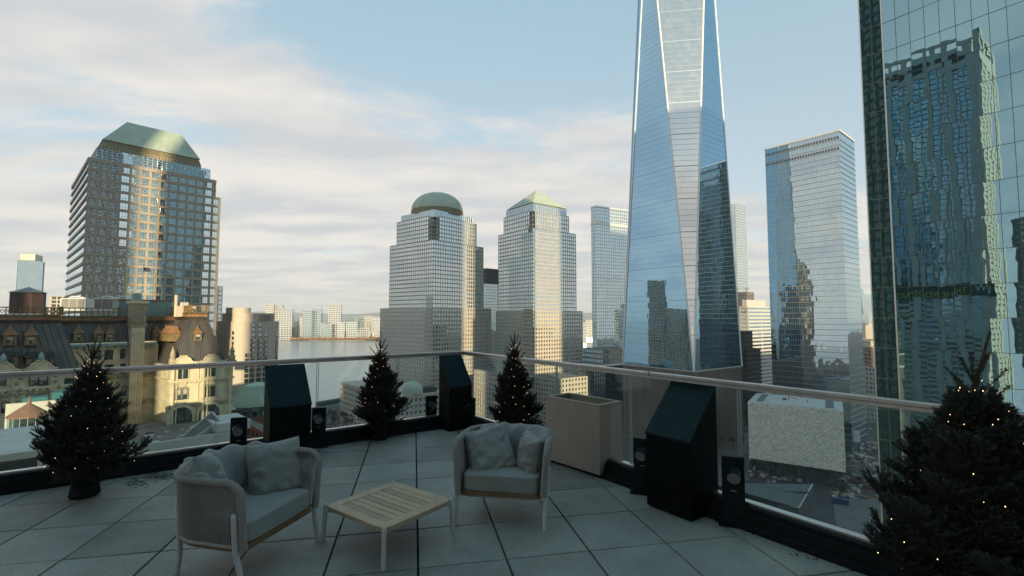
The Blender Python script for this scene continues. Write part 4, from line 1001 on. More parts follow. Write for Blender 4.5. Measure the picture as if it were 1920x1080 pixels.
xA = K1.X(350,815,2); xB = K1.X(404,790,6); zA = zk-1.5; zB = K1.Z(775,xB,8)
b.add([(xA,1.5,zA),(xB,3.0,zA),(xB,9,zA),(xA,7,zA),(xB,3.0,zB-.8),(xB,9,zB)], [(0,1,4),(1,2,5,4),(3,5,2),(0,4,5,3),(0,3,2,1)],0)
b.build('skylight_wedge', mat('wedge_roof',(.13,.12,.12),.8,var=.2,vs=.6), K1.root)
b = MB(); b.add([(xA,1.42,zk-1.6),(xB,2.92,zk-1.6),(xB,2.92,zB-.6),(xA,1.42,zA+.05)],[(0,1,2,3)]); b.build('skylight_side', WP, K1.root)
b = MB()
for j in range(10):
    f = (j+.5)/10; x = xA+(xB-xA)*f; y = 1.5+1.5*f; b.bar((x,y-.05,zA),(x,y-.05,zA+(zB-.8-zA)*f),.08,.08)
b.bar((xA,1.45,zA+.1),(xB,2.95,zB-.7),.3,.25); b.bar((xA,7,zA+.1),(xB,9,zB+.1),.3,.25); b.bar((xB,2.9,zB-.7),(xB,9,zB+.1),.3,.25); b.build('skylight_frame', WP, K1.root)
b = MB(); b.box((K1.X(402,800,1),.4,zk),(2,10,zk+1.6),0); b.build('glass_canopy', M_['roof_white'], K1.root)
# white screened wall block at far left, with louvre screen
K2 = Bld('screened_building', 'white walled rooftop with teal tanks at the far left behind the railing', 'building', 160, 70, 46, py=800)
zk2 = K2.Z(752,0,0); x0 = K2.X(10,770,0)
b = MB(); b.box((x0,0,0),(0,.5,K2.Z(745,0,0)),0); b.box((x0,.5,0),(0,16,zk2-3),1); b.build('wall', [WP,M_['roof_grey']], K2.root)
b = MB(); b.box((x0+1.5,.6,zk2-.5),(x0+4,3,zk2+1.0)); b.box((x0+4.4,.6,zk2-.5),(x0+6.5,3,zk2+1.5)); b.box((x0+7,.6,zk2-.5),(x0+9,3,zk2+1.2)); b.build('tank', mat('teal_tank',(.02,.13,.15),.6,var=.15), K2.root)
K3 = Bld('rotunda', 'small glazed rooftop rotunda with an orange brown conical roof at the left', 'rotunda', 52, 62, 46, py=800)
rr = .052*62/2*1.0
rr = (78-25)/F*62/2; c = K3.root.location; zb = K3.Z(810); ze = K3.Z(778); za_ = K3.Z(757)
b = MB(); b.lathe([(rr,0),(rr,ze)],(0,0,0),16,0,False); b.build('glazing', M_['winglass'], K3.root)
b = MB()
for j in range(16): a=2*pi*j/16; b.bar((rr*1.01*cos(a),rr*1.01*sin(a),zb-2),(rr*1.01*cos(a),rr*1.01*sin(a),ze),.08,.08)
b.build('mullion', M_['verdigris'], K3.root)['kind']='stuff'
b = MB(); b.lathe([(rr*1.12,ze-.15),(rr*1.1,ze+.05),(.25,za_),(.12,za_+.6),(.01,za_+1.1)],(0,0,0),16,0,False); b.build('roof', mat('orange_copper',(.21,.12,.08),.7,var=.2,vs=2), K3.root)
K4 = Bld('louvred_building', 'white frame with dark grey screen panels at the bottom left corner behind the glass', 'building', 75, 45, 46, py=880)
zk4 = K4.Z(842); b = MB(); b.box((-26,0,0),(0,14,zk4-.6),1); b.box((-26,-.25,zk4-.6),(.2,14,zk4),0); b.box((-26,-.2,zk4-5.2),(.2,-.001,zk4-4.6),0)
for j in range(5): b.box((-.2-j*5.2,-.22,0),(.15-j*5.2,-.002,zk4-.6),0)
b.build('frame', [WP,M_['roof_grey']], K4.root)
b = MB()
for j in range(5):
    for k_ in range(22): b.box((-5.0-j*5.2,-.12,zk4-4.5+k_*.17),(-.3-j*5.2,-.003,zk4-4.4+k_*.17),0)
b.build('screen', mat('dark_screen',(.05,.065,.06),.6,var=.1), K4.root)['kind']='stuff'

# ================================================================== APARTMENT TOWER WITH THE ROUNDED SUNLIT CORNER
A1 = Bld('apartment_tower', 'cream apartment tower with a rounded sunlit corner and dark window columns', 'apartment tower', 436, 256, 46, py=640)
xr_ = A1.X(522,640); xm_ = A1.X(519,600); yl_ = A1.Yl(400,640); zt = A1.Z(603,8,0)
n_ = 10; rc = 7.0
poly = [(0,0)]
crv = [(rc*(1-cos(pi/2*i/8)) - rc*0.0, 0) for i in range(9)]
# plan: front face along y=0 from rc to xr_, rounded corner to the left
body = [(rc*.9,0),(xr_,0),(xr_,22),(-2,22)]+[(-2+0*i,22-i) for i in ()]+[( rc*.9-(rc*.9+2)*sin(t), rc-(rc)*cos(t)) for t in [pi/2*(8-i)/8 for i in range(0,8)]]
b = MB(); b.prism(body, 0, zt, 0); b.build('wall', M_['cream'], A1.root)
b = MB(); b.prism([(x*.86+1.2,y*.9+1) for x,y in body if x < 99][:], zt+.01, A1.Z(587,0,0), 0); b.build('upper_wall', M_['cream'], A1.root)
b = MB(); b.lathe([(6.0,0),(6.0,A1.Z(577,2,8)-A1.Z(588,2,8))],(4.5,8.5,A1.Z(588,2,8)),32,0); b.build('roof_drum', M_['cream'], A1.root)
b = MB(); b.box((xr_*.55,1,zt+.01),(xr_-3,18,A1.Z(591,xr_*.7,0))); b.build('roof_house', M_['cream'], A1.root)
wv = sash(2.1,1.9).mesh('apartment_window', [M_['winglass'],M_['winframe'],M_['cream']])
random.seed(14); fhA = 2.75; nA = int((zt-30)/fhA)
cols = [(462,.85,6),(474,1.05,0),(487,1.05,0),(498,.9,2),(520,.5,2)]
cnt = 0
for px,sx,st_ in cols:
    x = min(A1.X(px,640), xr_-.9)
    for i in range(nA):
        if i < st_ and st_ < 8: continue
        if cnt > 290: break
        inst('window', wv, A1.root, (max(x,rc*.9+.9),-.04,zt-2.6-i*fhA), (0,0,0), (sx,1,1)); cnt += 1
for i in range(1,9): inst('window', wv, A1.root, (rc*.9-(rc*.9+2)*sin(.75)-.05, rc-rc*cos(.75)-.05, zt-4-i*fhA*1.0), (0,0,-.75), (.45,1,.8))
b = MB()
for i in range(nA): b.box((rc*.9+1,-.03,zt-.4-i*fhA-.05),(xr_,-.001,zt-.4-i*fhA),0)
b.build('joint_line', M_['granite'], A1.root)['kind']='stuff'
A2 = Bld('apartment_wing', 'grey apartment slab with white pillars left of the rounded cream tower', 'apartment tower', 428, 285, 46, py=640)
yl_ = A2.Yl(401,640); zt = A2.Z(590); tower(A2, rect(0,0,8,yl_), 0, zt-4, 2.8, 4.5, .5, 1.3, M_['winglass'], M_['granite'], .5, sides=(0,3))
A3 = Bld('pale_slab', 'thin pale green slab rising just right of the big brown tower', 'apartment tower', 409, 420, 46, py=560)
tower(A3, rect(0,0,3,A3.Yl(399,560)), 0, A3.Z(537), 4, 3, .8, .5, M_['glassTop'], M_['cream'], .3, sides=(0,3))
# green cone roofed hall
t_ = thing('cone_roof_hall', 'round brick hall with a ribbed green copper cone roof below the apartment tower', 'building', (*at(483,720,150).xy, STREET))
zc0 = zpy(755,150)-STREET; zc1 = zpy(722,150)-STREET; rr = 48/F*150
b = MB(); b.lathe([(rr,0),(rr,zc0-3)],(0,0,0),20,0,False); b.build('wall', M_['brick_red'], t_)
b = MB(); b.lathe([(rr*.97,zc0-3),(rr*.97,zc0)],(0,0,0),20,0,False); b.build('glazing', M_['winglass'], t_)
b = MB(); b.lathe([(rr*1.04,zc0),(rr*1.0,zc0+.8),(rr*.45,zc1),(.01,zc1+1)],(0,0,0),20,0,False)
for j in range(40): a=2*pi*j/40; b.bar((rr*1.0*cos(a),rr*1.0*sin(a),zc0+.9),(rr*.45*cos(a),rr*.45*sin(a),zc1+.1),.16,.2)
b.build('roof', M_['copper'], t_)
low_block(500, 118, 46, 520, 395, 812, 'red brick block with white window frames just behind the left speaker box', 'brick_red', 3.2, 3.4, bh=1.7, pw=1.3, glass='winglass')
M_['farB'] = mat('far_blue_grey', (.36,.41,.41), .6, var=.1, vs=.01)
# pale stone tower in the distance at far left and a warm block
b = Bld('distant_tower', 'pale fluted office tower far away at the left edge, behind the water tank', 'skyscraper', 38, 900, 66, py=560)
rr = b.X(79,560); ll = b.Yl(28,560); zt = b.Z(490); tower(b, rect(0,0,rr,ll), 0, zt, 60, 5.5, 1, 2.0, M_['glassTop'], M_['farB'], .8, sides=(0,3))
tower(b, rect(4,4,rr-5,ll-4), zt+.01, b.Z(478), 60, 4, 1, 2.0, M_['copper'], M_['cream'], .6, sides=(0,3), name='crown')
b = Bld('distant_block', 'low warm lit block behind the cooling units at the left', 'building', 96, 500, 43, py=560)
tower(b, rect(0,0,b.X(128,560),20), 0, b.Z(555), 4, 4, 1.2, 1.0, M_['glassA'], M_['cream'], .4, sides=(0,3))

# ================================================================== FAR SHORE SKYLINE
M_['farA'] = mat('far_cream', (.52,.47,.40), .8, var=.08, vs=.01); M_['farB'] = mat('far_blue', (.30,.36,.38), .6, var=.1, vs=.01); M_['farC'] = mat('far_brick', (.36,.22,.15), .8, var=.2, vs=.01)
far = [ # px0, px1, pytop, Y, frame, label
 (498,512,571,2080,'farA','pale twin tower on the far shore nearest the apartment block'),
 (513,528,572,2100,'farA','second pale twin tower on the far shore'),
 (522,547,579,2010,'farA','broad cream tower standing at the river edge on the far shore'),
 (546,553,604,2060,'white_panel','low white block beside the broad cream tower on the far shore'),
 (553,560,603,2200,'farC','small brown block between towers on the far shore'),
 (560,568,595,2150,'farA','tan slab left of the pair of glass towers across the river'),
 (568,584,582,2050,'farB','left one of the pair of glass towers across the river'),
 (585,601,579,2080,'farB','right one of the pair of glass towers across the river'),
 (602,611,606,2060,'farB','low blue block right of the pair of glass towers across the river'),
 (616,638,572,2090,'farA','tallest cream tower across the river in the middle'),
 (610,622,608,2050,'farB','dark glass foot block left of the tallest cream tower across the river'),
 (633,646,604,2040,'white_panel','white banded office left of its twin across the river'),
 (650,670,604,2030,'white_panel','white banded office right of its twin across the river'),
 (646,670,596,2200,'farB','long blue glass office behind the white banded offices'),
 (670,688,594,2260,'farB','grey blue office slab toward the right of the far shore'),
 (684,700,593,2200,'farA','tan and brown office near the right end of the far shore'),
 (672,692,616,2050,'farA','low stone terminal by the water across the river'),
 (699,712,595,2100,'white_panel','tall white block beside the domed tower on the far shore'),
 (1093,1099,604,1400,'farB','small dark block seen between the pyramid tower and the bank tower'),
 (1098,1112,600,1800,'farA','hazy pale block left of the bank tower'),
]
for (a,c,py,Y,fm,lab) in far:
    b = Bld('far_building', lab, 'building', a, Y, 88, py=600, group='buildings on the far shore')
    wdt = b.X(c,600); zt = b.Z(py)
    tower(b, rect(0,0,wdt,24), 0, zt, 9, max(5,wdt/5), 2.6, 2.0, M_['glassTop'], M_[fm], 1.2, sides=(0,3))
random.seed(77)
ft = MB()
for k_ in range(420):
    px = random.uniform(545,712); Y = random.uniform(1995,2120); p = at(px,620,Y); h = random.uniform(5,11); r_ = random.uniform(5,10)
    ft.lathe([(r_*.3,0),(r_,h*.4),(r_*.8,h*.8),(.1,h)],(p.x,p.y,STREET),6,0)
ft.build('far_trees', mat('autumn_trees',(.22,.12,.05),.95,var=.4,vs=.02))['kind']='stuff'
fb = MB()
for k_ in range(260):
    px = random.uniform(480,715); Y = random.uniform(2150,3600); p = at(px,600,Y); s = random.uniform(12,34); h = random.uniform(14,42); fb.box((p.x-s,p.y-s,STREET),(p.x+s,p.y+s,STREET+h),random.choice((0,0,1,2)))
fb.build('far_town', [M_['farA'],M_['farC'],M_['farB']])['kind']='stuff'
# pier and riverside trees
p0 = atz(598,756,STREET); p1 = atz(700,738,STREET)
b = MB(); b.bar((p0.x,p0.y,STREET-1.0),(p1.x,p1.y,STREET-1.0),9,4.2,0)
d_ = (p1-p0).normalized()
for j in range(26): q = p0.lerp(p1,j/26); b.bar((q.x-1.5,q.y-4.6,STREET-3),(q.x-1.5,q.y-4.6,STREET+2.2),.7,.5,0)
tag(b.build('pier', mat('dark_pier',(.05,.055,.05),.8,var=.2)), 'dark timber pier reaching into the river behind the fir tree', 'pier')
# ================================================================== MIDTOWN IN THE HAZE AND THE BRICK BLOCKS DOWN THE AVENUE
mid = [(1603,1625,537,4700,70,'tall pale blue tapering skyscraper in the hazy distance'),(1622,1640,550,4300,70,'slanted dark glass tower beside the hazy tapering skyscraper'),
       (1591,1601,568,3600,70,'dark slab in the haze close to the blue slab tower'),(1628,1640,588,4000,70,'stubby dark tower at the foot of the slanted one in the haze')]
for i_,(a,c,py,Y,az,lab) in enumerate(mid):
    b = Bld('midtown_tower', lab, 'skyscraper', a, Y, az, py=590, group='towers in the haze'); wdt = b.X(c,590); zt = b.Z(py)
    core = MB()
    if i_ == 0:
        core.prism(rect(0,0,wdt,50), 0, zt*.93, 0, pts2=rect(wdt*.28,5,wdt*.85,40)); core.add([(wdt*.28,5,zt*.93),(wdt*.85,5,zt*.93),(wdt*.85,40,zt*.93),(wdt*.28,40,zt*.93),(wdt*.55,20,zt)],[(0,1,4),(1,2,4),(2,3,4),(3,0,4)]); core.box((wdt*.2,0,zt*.80),(wdt*1.05,8,zt*.81))
    elif i_ == 1: core.prism(rect(0,0,wdt,50), 0, zt*.97, 0, pts2=rect(-wdt*.25,5,wdt*.9,50))
    else: core.prism(rect(0,0,wdt,50), 0, zt, 0)
    core.build('glazing', M_['glassTop'] if i_==0 else M_['glassB'], b.root)
    fr = MB()
    if i_ > 1: fac(fr,(0,0),(wdt,0),0,zt,30,6,2,1.5,1.0); fr.build('wall', M_['farB'], b.root)['kind']='stuff'
random.seed(91)
mtb = [('brick_red','red brick'),('brick_brown','brown brick'),('cream','cream stone'),('granite','tan stone'),('white_panel','white')]
ctl = MB()
for k_ in range(330):
    Y = random.uniform(900,3300); px = random.uniform(1560,1720); p = at(px,600,Y); s = random.uniform(14,30); h = random.uniform(18,52) if Y>1500 else random.uniform(16,36)
    if abs(p.x - (.716*Y)) < 12 and Y < 1500: continue
    ctl.box((p.x-s,p.y-s,STREET),(p.x+s,p.y+s,STREET+h),random.randrange(4))
    for q in range(3): x = p.x+random.uniform(-s,s)*.7; y = p.y+random.uniform(-s,s)*.7; ctl.box((x-3,y-3,STREET+h),(x+3,y+3,STREET+h+4),2)
ctl.build('distant_city', [M_['cream'],M_['brick_brown'],M_['granite'],M_['white_panel']])['kind']='stuff'
blk = [(1594,1601,652,700,'brick_red','narrow red brick building against the blue slab tower'),
 (1603,1612,655,640,'brick_red','orange lit red brick loft building at the bend of the avenue'),
 (1612,1634,645,820,'brick_red','broad red brick warehouse closing the avenue'),
 (1606,1640,636,980,'brick_brown','long brown brick block behind the red warehouse'),
 (1633,1641,640,600,'cream','tan building with small windows close to the mirror tower'),
 (1634,1645,652,520,'brick_brown','brown brick building right side of the avenue'),
 (1601,1613,610,1300,'cream','bright cream mid rise in the middle distance'),
 (1613,1624,606,1500,'dark_stone','grey mid rise next to the bright cream one'),
 (1624,1642,610,1400,'granite','tan mid rise right of the grey one'),
 (1592,1600,596,1700,'cream','pale mid rise under the dark hazy slab'),
 (1640,1648,690,430,'white_panel','white corner building low on the right side of the avenue')]
for (a,c,py,Y,fm,lab) in blk:
    b = Bld('city_block', lab, 'building', a, Y, 80, py=640, group='blocks along the avenue'); wdt = max(4,b.X(c,640)); zt = b.Z(py)
    tower(b, rect(0,0,wdt,40), 0, zt, 4, 3.6, 2.0, 1.9, M_['winglass'], M_[fm], .4, sides=(0,3), roof=M_['roof_white'] if random.random()<.5 else None)
# ---- avenue, crossings, cars
AV0 = atz(1625,700,STREET); AV1 = atz(1618,655,STREET)
dav = (AV1-AV0).normalized(); nav = Vector((dav.y,-dav.x,0))
def ribbon(name, P, Q, wd, z, m):
    d = (Q-P).normalized(); n = Vector((d.y,-d.x,0)); b = MB()
    b.add([P-n*wd/2, Q-n*wd/2, Q+n*wd/2, P+n*wd/2][::-1], [(0,1,2,3)]); o = b.build(name, m); 
    for v in o.data.vertices: v.co.z = STREET+z
    o['kind']='structure'; return o
P_a = AV0-dav*190; 
for s in (-1,1): 
    p = P_a+nav*s*13.5; b = MB(); b.bar((p.x,p.y,STREET+.07),((AV1+dav*300+nav*s*13.5).x,(AV1+dav*300+nav*s*13.5).y,STREET+.07),6,.14); b.build('pavement', M_['pavement'])['kind']='structure'
ln = MB()
for s in (-3.4,0,3.4):
    for k_ in range(60):
        q = P_a+dav*k_*8+nav*s; ln.add([(q+nav*.12+Vector((0,0,STREET+.008-q.z))),(q+dav*3+nav*.12+Vector((0,0,STREET+.008-q.z))),(q+dav*3-nav*.12+Vector((0,0,STREET+.008-q.z))),(q-nav*.12+Vector((0,0,STREET+.008-q.z)))],[(0,1,2,3)])
def crossing(px,py,wd,n=16,ang=None):
    q = atz(px,py,STREET); d = dav if ang is None else Vector((sin(ang),cos(ang),0)); nn = Vector((d.y,-d.x,0))
    for k_ in range(n):
        c = q+nn*(k_-n/2)*1.3; ln.add([Vector((*(c+nn*.35-d*wd/2).xy,STREET+.012)),Vector((*(c+nn*.35+d*wd/2).xy,STREET+.012)),Vector((*(c-nn*.35+d*wd/2).xy,STREET+.012)),Vector((*(c-nn*.35-d*wd/2).xy,STREET+.012))],[(0,1,2,3)])
for (px,py,n) in ((1622,828,18),(1612,790,16),(1625,935,12),(1640,948,10),(1605,766,12)): crossing(px,py,3.2,n)
ln.build('road_marking', M_['line'])['kind']='structure'
plz = poly_block
sheet('plaza', [tuple(atz(px,py,STREET).xy) for px,py in ((1200,800),(1405,812),(1405,900),(1200,940))][::1], STREET+.14, M_['pavement'], .3)
sheet('plaza', [tuple(atz(px,py,STREET).xy) for px,py in ((1570,1000),(1660,1000),(1650,935),(1560,930))][::1], STREET+.14, M_['pavement'], .3)
def car_mesh(col):
    m = MB(); m.prism(rect(-2.2,-.9,2.2,.9), .35, .95, 0); m.prism(rect(-1.3,-.8,1.5,.8), .951, 1.5, 1, 0, pts2=rect(-.8,-.7,1.1,.7))
    for x in (-1.4,1.4):
        for y in (-.86,.86): m.tube([(x,y-.1,.33),(x,y+.1,.33)],.33,10,2)
    return m.mesh('car_body', [col, M_['winglass'], M_['tyre']])
cms = [car_mesh(M_['white_car']),car_mesh(M_['dark_car']),car_mesh(mat('silver_paint',(.3,.31,.32),.3,.5,var=0)),car_mesh(mat('yellow_paint',(.5,.33,.03),.4,var=0))]
cn = ['white','dark','silver','yellow']; random.seed(44)
rzc = atan2(dav.y,dav.x)
spots = []
for (px,py) in ((1608,748),(1614,753),(1622,747),(1630,757),(1612,765),(1627,768),(1618,776),(1634,778),(1608,783),(1624,787),(1617,797),(1631,806),(1616,846),(1616,857),(1632,860),(1640,842),(1619,836),(1610,715),(1622,722),(1616,706),(1628,712),(1613,696),(1622,690),(1616,683),(1626,700),(1632,735),(1606,738),(1560,870),(1644,880),(1600,873)):
    q = atz(px,py,STREET); k_ = random.choices((0,1,2,3),(3,3,3,1))[0]
    o = bpy.data.objects.new('parked_car', cms[k_]); COL.objects.link(o); o.location = (q.x,q.y,STREET+.01); o.rotation_euler = (0,0,rzc+random.choice((0,0,pi,pi/2)))
    tag(o, cn[k_]+' car on the avenue below, seen small through the railing glass', 'car', 'cars on the avenue')
# construction yard round the cube: sheds, trucks, fences, steel
random.seed(63); yd = MB(); cols_ = [(.35,.35,.33),(.25,.12,.06),(.05,.06,.10),(.12,.12,.12),(.45,.42,.34)]
yards = [(1560,1650,868,935),(1440,1570,880,905),(1590,1640,830,880),(1405,1440,860,895)]
for k_ in range(430):
    a = random.choice(yards); px = random.uniform(a[0],a[1]); py = random.uniform(a[2],a[3]); q = atz(px,py,STREET); s = random.uniform(.4,2.6); l = random.uniform(.3,1.2); r0 = random.uniform(0,pi)
    e = Vector((cos(r0)*s,sin(r0)*s,0)); g_ = Vector((-sin(r0)*l,cos(r0)*l,0)); h = random.uniform(.3,2.2)
    yd.obox((q.x,q.y,STREET+h/2),e,g_,(0,0,h/2),random.randrange(5))
yd.build('building_site_clutter', [mat('site_%s' % n_, c, .8, var=.2) for n_,c in zip(('grey','rust','navy','dark','sand'),cols_)])['kind']='stuff'
for (px,py,lab,mt,w_,h_) in ((1590,965,'blue site container on the plaza edge',(.03,.06,.16),3.5,2.8),(1607,655,None,None,0,0)):
    if lab is None: continue
    q = atz(px-15,py-20,STREET); t_ = thing('site_container', lab, 'container', (q.x,q.y,STREET), -.5)
    m = MB(); m.box((-w_,-1.2,.15),(w_,1.2,h_)); 
    for j in range(14): m.box((-w_+.2+j*.48,-1.26,.3),(-w_+.42+j*.48,-1.2,h_-.2))
    m.build('casing', mat('container_blue',mt,.5,var=.2), t_); m = MB(); m.box((-w_-.05,-1.0,.2),(-w_-.001,1.0,h_-.15)); m.build('door', M_['winframe'], t_)
# white truck body / billboard right of cube
q = atz(1605,845,STREET); t_ = thing('white_sign', 'blank white sign board standing beside the marble cube', 'sign', (q.x,q.y,STREET), R_(-35))
m = MB(); m.box((-2.6,-.2,6),(2.6,.2,14)); m.build('board', M_['white_car'], t_); m = MB(); m.box((-1.8,-.15,0),(-1.5,.15,6)); m.box((1.5,-.15,0),(1.8,.15,6)); m.build('post', M_['winframe'], t_)
# steel shed canopy right of the cube
q0 = B8.W(wid8+3,4); 
t_ = thing('steel_canopy', 'skeletal steel canopy frame at the foot of the marble cube', 'canopy', (q0.x,q0.y,STREET), atan2(B8.R.y,B8.R.x))
m = MB()
for i in range(7):
    for j in range(2): m.bar((j*9,i*5,0),(j*9,i*5,7),.4,.4)
    m.bar((0,i*5,7),(9,i*5,7),.4,.4)
for j in range(8): m.bar((j*9/7,0,7.2),(j*9/7,30,7.2),.25,.25)
m.build('steel_frame', mat('site_steel',(.14,.15,.14),.6,.4,var=.2), t_)
# bare street trees
def bare_tree(name, loc, h, label, group, seed, leaf=None, cat='tree'):
    rnd = random.Random(seed); t_ = thing(name, label, cat, loc, 0, group); m = MB(); tips = []
    def br(p, d, L, r, n):
        q = p+d*L; m.bar(p,q,r*1.6,r*1.6,0); tips.append(q)
        if n == 0: return
        for _ in range(3):
            e = (d+Vector((rnd.uniform(-1,1),rnd.uniform(-1,1),rnd.uniform(-.1,.7)))*.62).normalized(); br(p+d*L*rnd.uniform(.6,1), e, L*rnd.uniform(.6,.8), r*.55, n-1)
    tr = MB(); tr.tube([(0,0,0),(0,0,h*.3)],[h*.022,h*.016],6); tr.build('trunk', M_['bark'], t_)
    br(Vector((0,0,h*.26)), Vector((0,0,1)), h*.24, h*.014, 4); m.build('crown', M_['bark'], t_)
    if leaf:
        f = MB()
        for q in tips:
            for _ in range(5):
                c = q+Vector((rnd.gauss(0,.5),rnd.gauss(0,.5),rnd.gauss(0,.4))); a = Vector((rnd.uniform(-1,1),rnd.uniform(-1,1),rnd.uniform(-1,1)))*.45; b2 = Vector((rnd.uniform(-1,1),rnd.uniform(-1,1),rnd.uniform(-1,1)))*.45
                f.add([c-a,c+b2,c+a],[(0,1,2)],0)
        f.build('leaf', leaf, t_)['kind']='stuff'
    return t_
M_['bark'] = mat('bark', (.08,.06,.045), .9, var=.2)
lf = mat('dry_leaves', (.10,.085,.04), .9, var=.4, vs=.3); lf2 = mat('dull_green_leaves', (.045,.06,.03), .9, var=.4, vs=.3)
k_ = 0
for (px,py) in ((612,800),(622,803),(633,798),(644,804),(655,800),(664,806),(606,806),(628,812),(640,815),(652,816),(618,818)):
    q = atz(px,py+8,STREET); bare_tree('park_tree', (q.x,q.y,STREET), random.uniform(16,22), 'brown bare tree in the riverside park left of the second fir', 'bare trees in the riverside park', 100+k_, lf if k_%2 else None); k_ += 1
for (px,py) in ((1420,880),(1450,888),(1475,893),(1500,895),(1520,900),(1545,905),(1562,925),(1412,890),(1435,896),(1488,900),(1530,896),(1575,940)):
    q = atz(px,py+6,STREET); bare_tree('plaza_tree', (q.x,q.y,STREET), random.uniform(9,13), 'dark thinly leaved tree on the memorial plaza under the marble cube', 'trees on the plaza', 200+k_, lf2); k_ += 1
for (px,py) in ((1600,690),(1602,705),(1603,722),(1606,735),(1634,700),(1637,716),(1634,690),(1600,678),(1638,735)):
    q = atz(px,py+5,STREET); bare_tree('street_tree', (q.x,q.y,STREET), random.uniform(11,15), 'dark street tree beside the avenue', 'trees along the avenue', 300+k_, lf2); k_ += 1
for (px,py) in ((1180,800),(1192,806),(1168,796),(1360,830),(1375,838),(1390,832),(1345,836),(1160,770),(1150,764),(1172,775)):
    q = atz(px,py+6,STREET); bare_tree('podium_tree', (q.x,q.y,STREET), random.uniform(8,12), 'reddish bare tree at the foot of the tall tower podium', 'trees by the podium', 400+k_, lf); k_ += 1
# ================================================================== TERRACE
K = Vector((-.79, 7.80)); PSI = R_(36)
dr = Vector((sin(PSI), -cos(PSI))); dl = Vector((-cos(PSI), -sin(PSI)))     # right and left rail directions (towards the camera)
M_['paver'] = mat('concrete_paver', (.215,.225,.20), .5, var=.13, vs=1.4, bump=.45, bs=90, speck=.6, world=True)
M_['paver2'] = mat('concrete_paver_worn', (.185,.19,.17), .55, var=.22, vs=2.2, bump=.45, bs=90, speck=.6, world=True)
M_['joint'] = mat('roof_membrane', (.012,.013,.013), .95, var=0)
M_['black'] = mat('black_coated_metal', (.006,.009,.010), .6, .0, var=.3, vs=5, spec=.15, bump=.03, bs=30)
M_['blackbox'] = mat('black_painted_box', (.0012,.003,.0034), .6, 0, var=.35, vs=6, spec=.10, bump=.06, bs=25)
def P3(s, t, z=0.0):            # s along the left rail, t along the right rail, from the corner
    p = K + dl*s + dr*t; return Vector((p.x,p.y,z))
outer = [P3(-.15,-.15), P3(9.5,-.15), P3(9.5,14), P3(-.15,14)]
b = MB(); b.prism([(p.x,p.y) for p in outer][::1] if ((outer[1]-outer[0]).cross(outer[2]-outer[0])).z > 0 else [(p.x,p.y) for p in outer][::-1], STREET, -.045, 0)
o = b.build('terrace_building', M_['granite_dark']); tag(o, 'building carrying the roof terrace, its dark roof membrane showing in the joints between pavers', 'building')
b = MB(); pp = [P3(-.1,-.1), P3(9.4,-.1), P3(9.4,13.9), P3(-.1,13.9)]
if ((pp[1]-pp[0]).cross(pp[2]-pp[0])).z < 0: pp.reverse()
b.prism([(p.x,p.y) for p in pp], -.044, -.036, 0); b.build('terrace_floor', M_['joint'])['kind'] = 'structure'
floor_root = bpy.data.objects['terrace_floor']
# pavers, one object each, cut along the kerbs
g1 = Vector((-sin(R_(11.5)), cos(R_(11.5)))); g2 = Vector((g1.y, -g1.x))
o_ = atz(784,1065,0); O2 = Vector((o_.x,o_.y)); TS = .61
def clip(poly, n, c):           # keep points with p.n >= c
    out = []
    for i in range(len(poly)):
        a = poly[i]; b2 = poly[(i+1)%len(poly)]; da = a.dot(n)-c; db = b2.dot(n)-c
        if da >= 0: out.append(a)
        if (da >= 0) != (db >= 0): out.append(a.lerp(b2, da/(da-db)))
    return out
random.seed(4); gap = .0068; npv = 0
for i in range(-8, 14):
    for j in range(-14, 14):
        c = O2 + g1*(i*TS) + g2*(j*TS)
        sq = [c+g1*gap+g2*gap, c+g1*gap+g2*(TS-gap), c+g1*(TS-gap)+g2*(TS-gap), c+g1*(TS-gap)+g2*gap]
        sq = clip(sq, dr, K.dot(dr)+.15); 
        if len(sq) < 3: continue
        sq = clip(sq, dl, K.dot(dl)+.15)
        if len(sq) < 3: continue
        cen = sum(sq, Vector((0,0)))/len(sq)
        if cen.y < -.6 or cen.x < -7 or abs(cen.x) > cen.y*1.5+3: continue
        ar = sum(sq[k].x*sq[(k+1)%len(sq)].y-sq[(k+1)%len(sq)].x*sq[k].y for k in range(len(sq)))
        if ar < 0: sq.reverse()
        if abs(ar) < .004: continue
        ins = [p+(cen-p).normalized()*.005 for p in sq]; dz = random.uniform(-.0015,.0015)
        m = MB(); n_ = len(sq); vs = [(p.x-cen.x,p.y-cen.y,-.034) for p in sq]+[(p.x-cen.x,p.y-cen.y,-.004) for p in sq]+[(p.x-cen.x,p.y-cen.y,0) for p in ins]
        m.add(vs,[(k,(k+1)%n_,n_+(k+1)%n_,n_+k) for k in range(n_)]+[(n_+k,n_+(k+1)%n_,2*n_+(k+1)%n_,2*n_+k) for k in range(n_)]+[tuple(range(2*n_,3*n_))],0)
        o = m.build('paver', M_['paver'] if random.random()<.7 else M_['paver2'], floor_root, (cen.x,cen.y,dz)); o.rotation_euler = (random.uniform(-.0015,.0015),random.uniform(-.0015,.0015),0); npv += 1
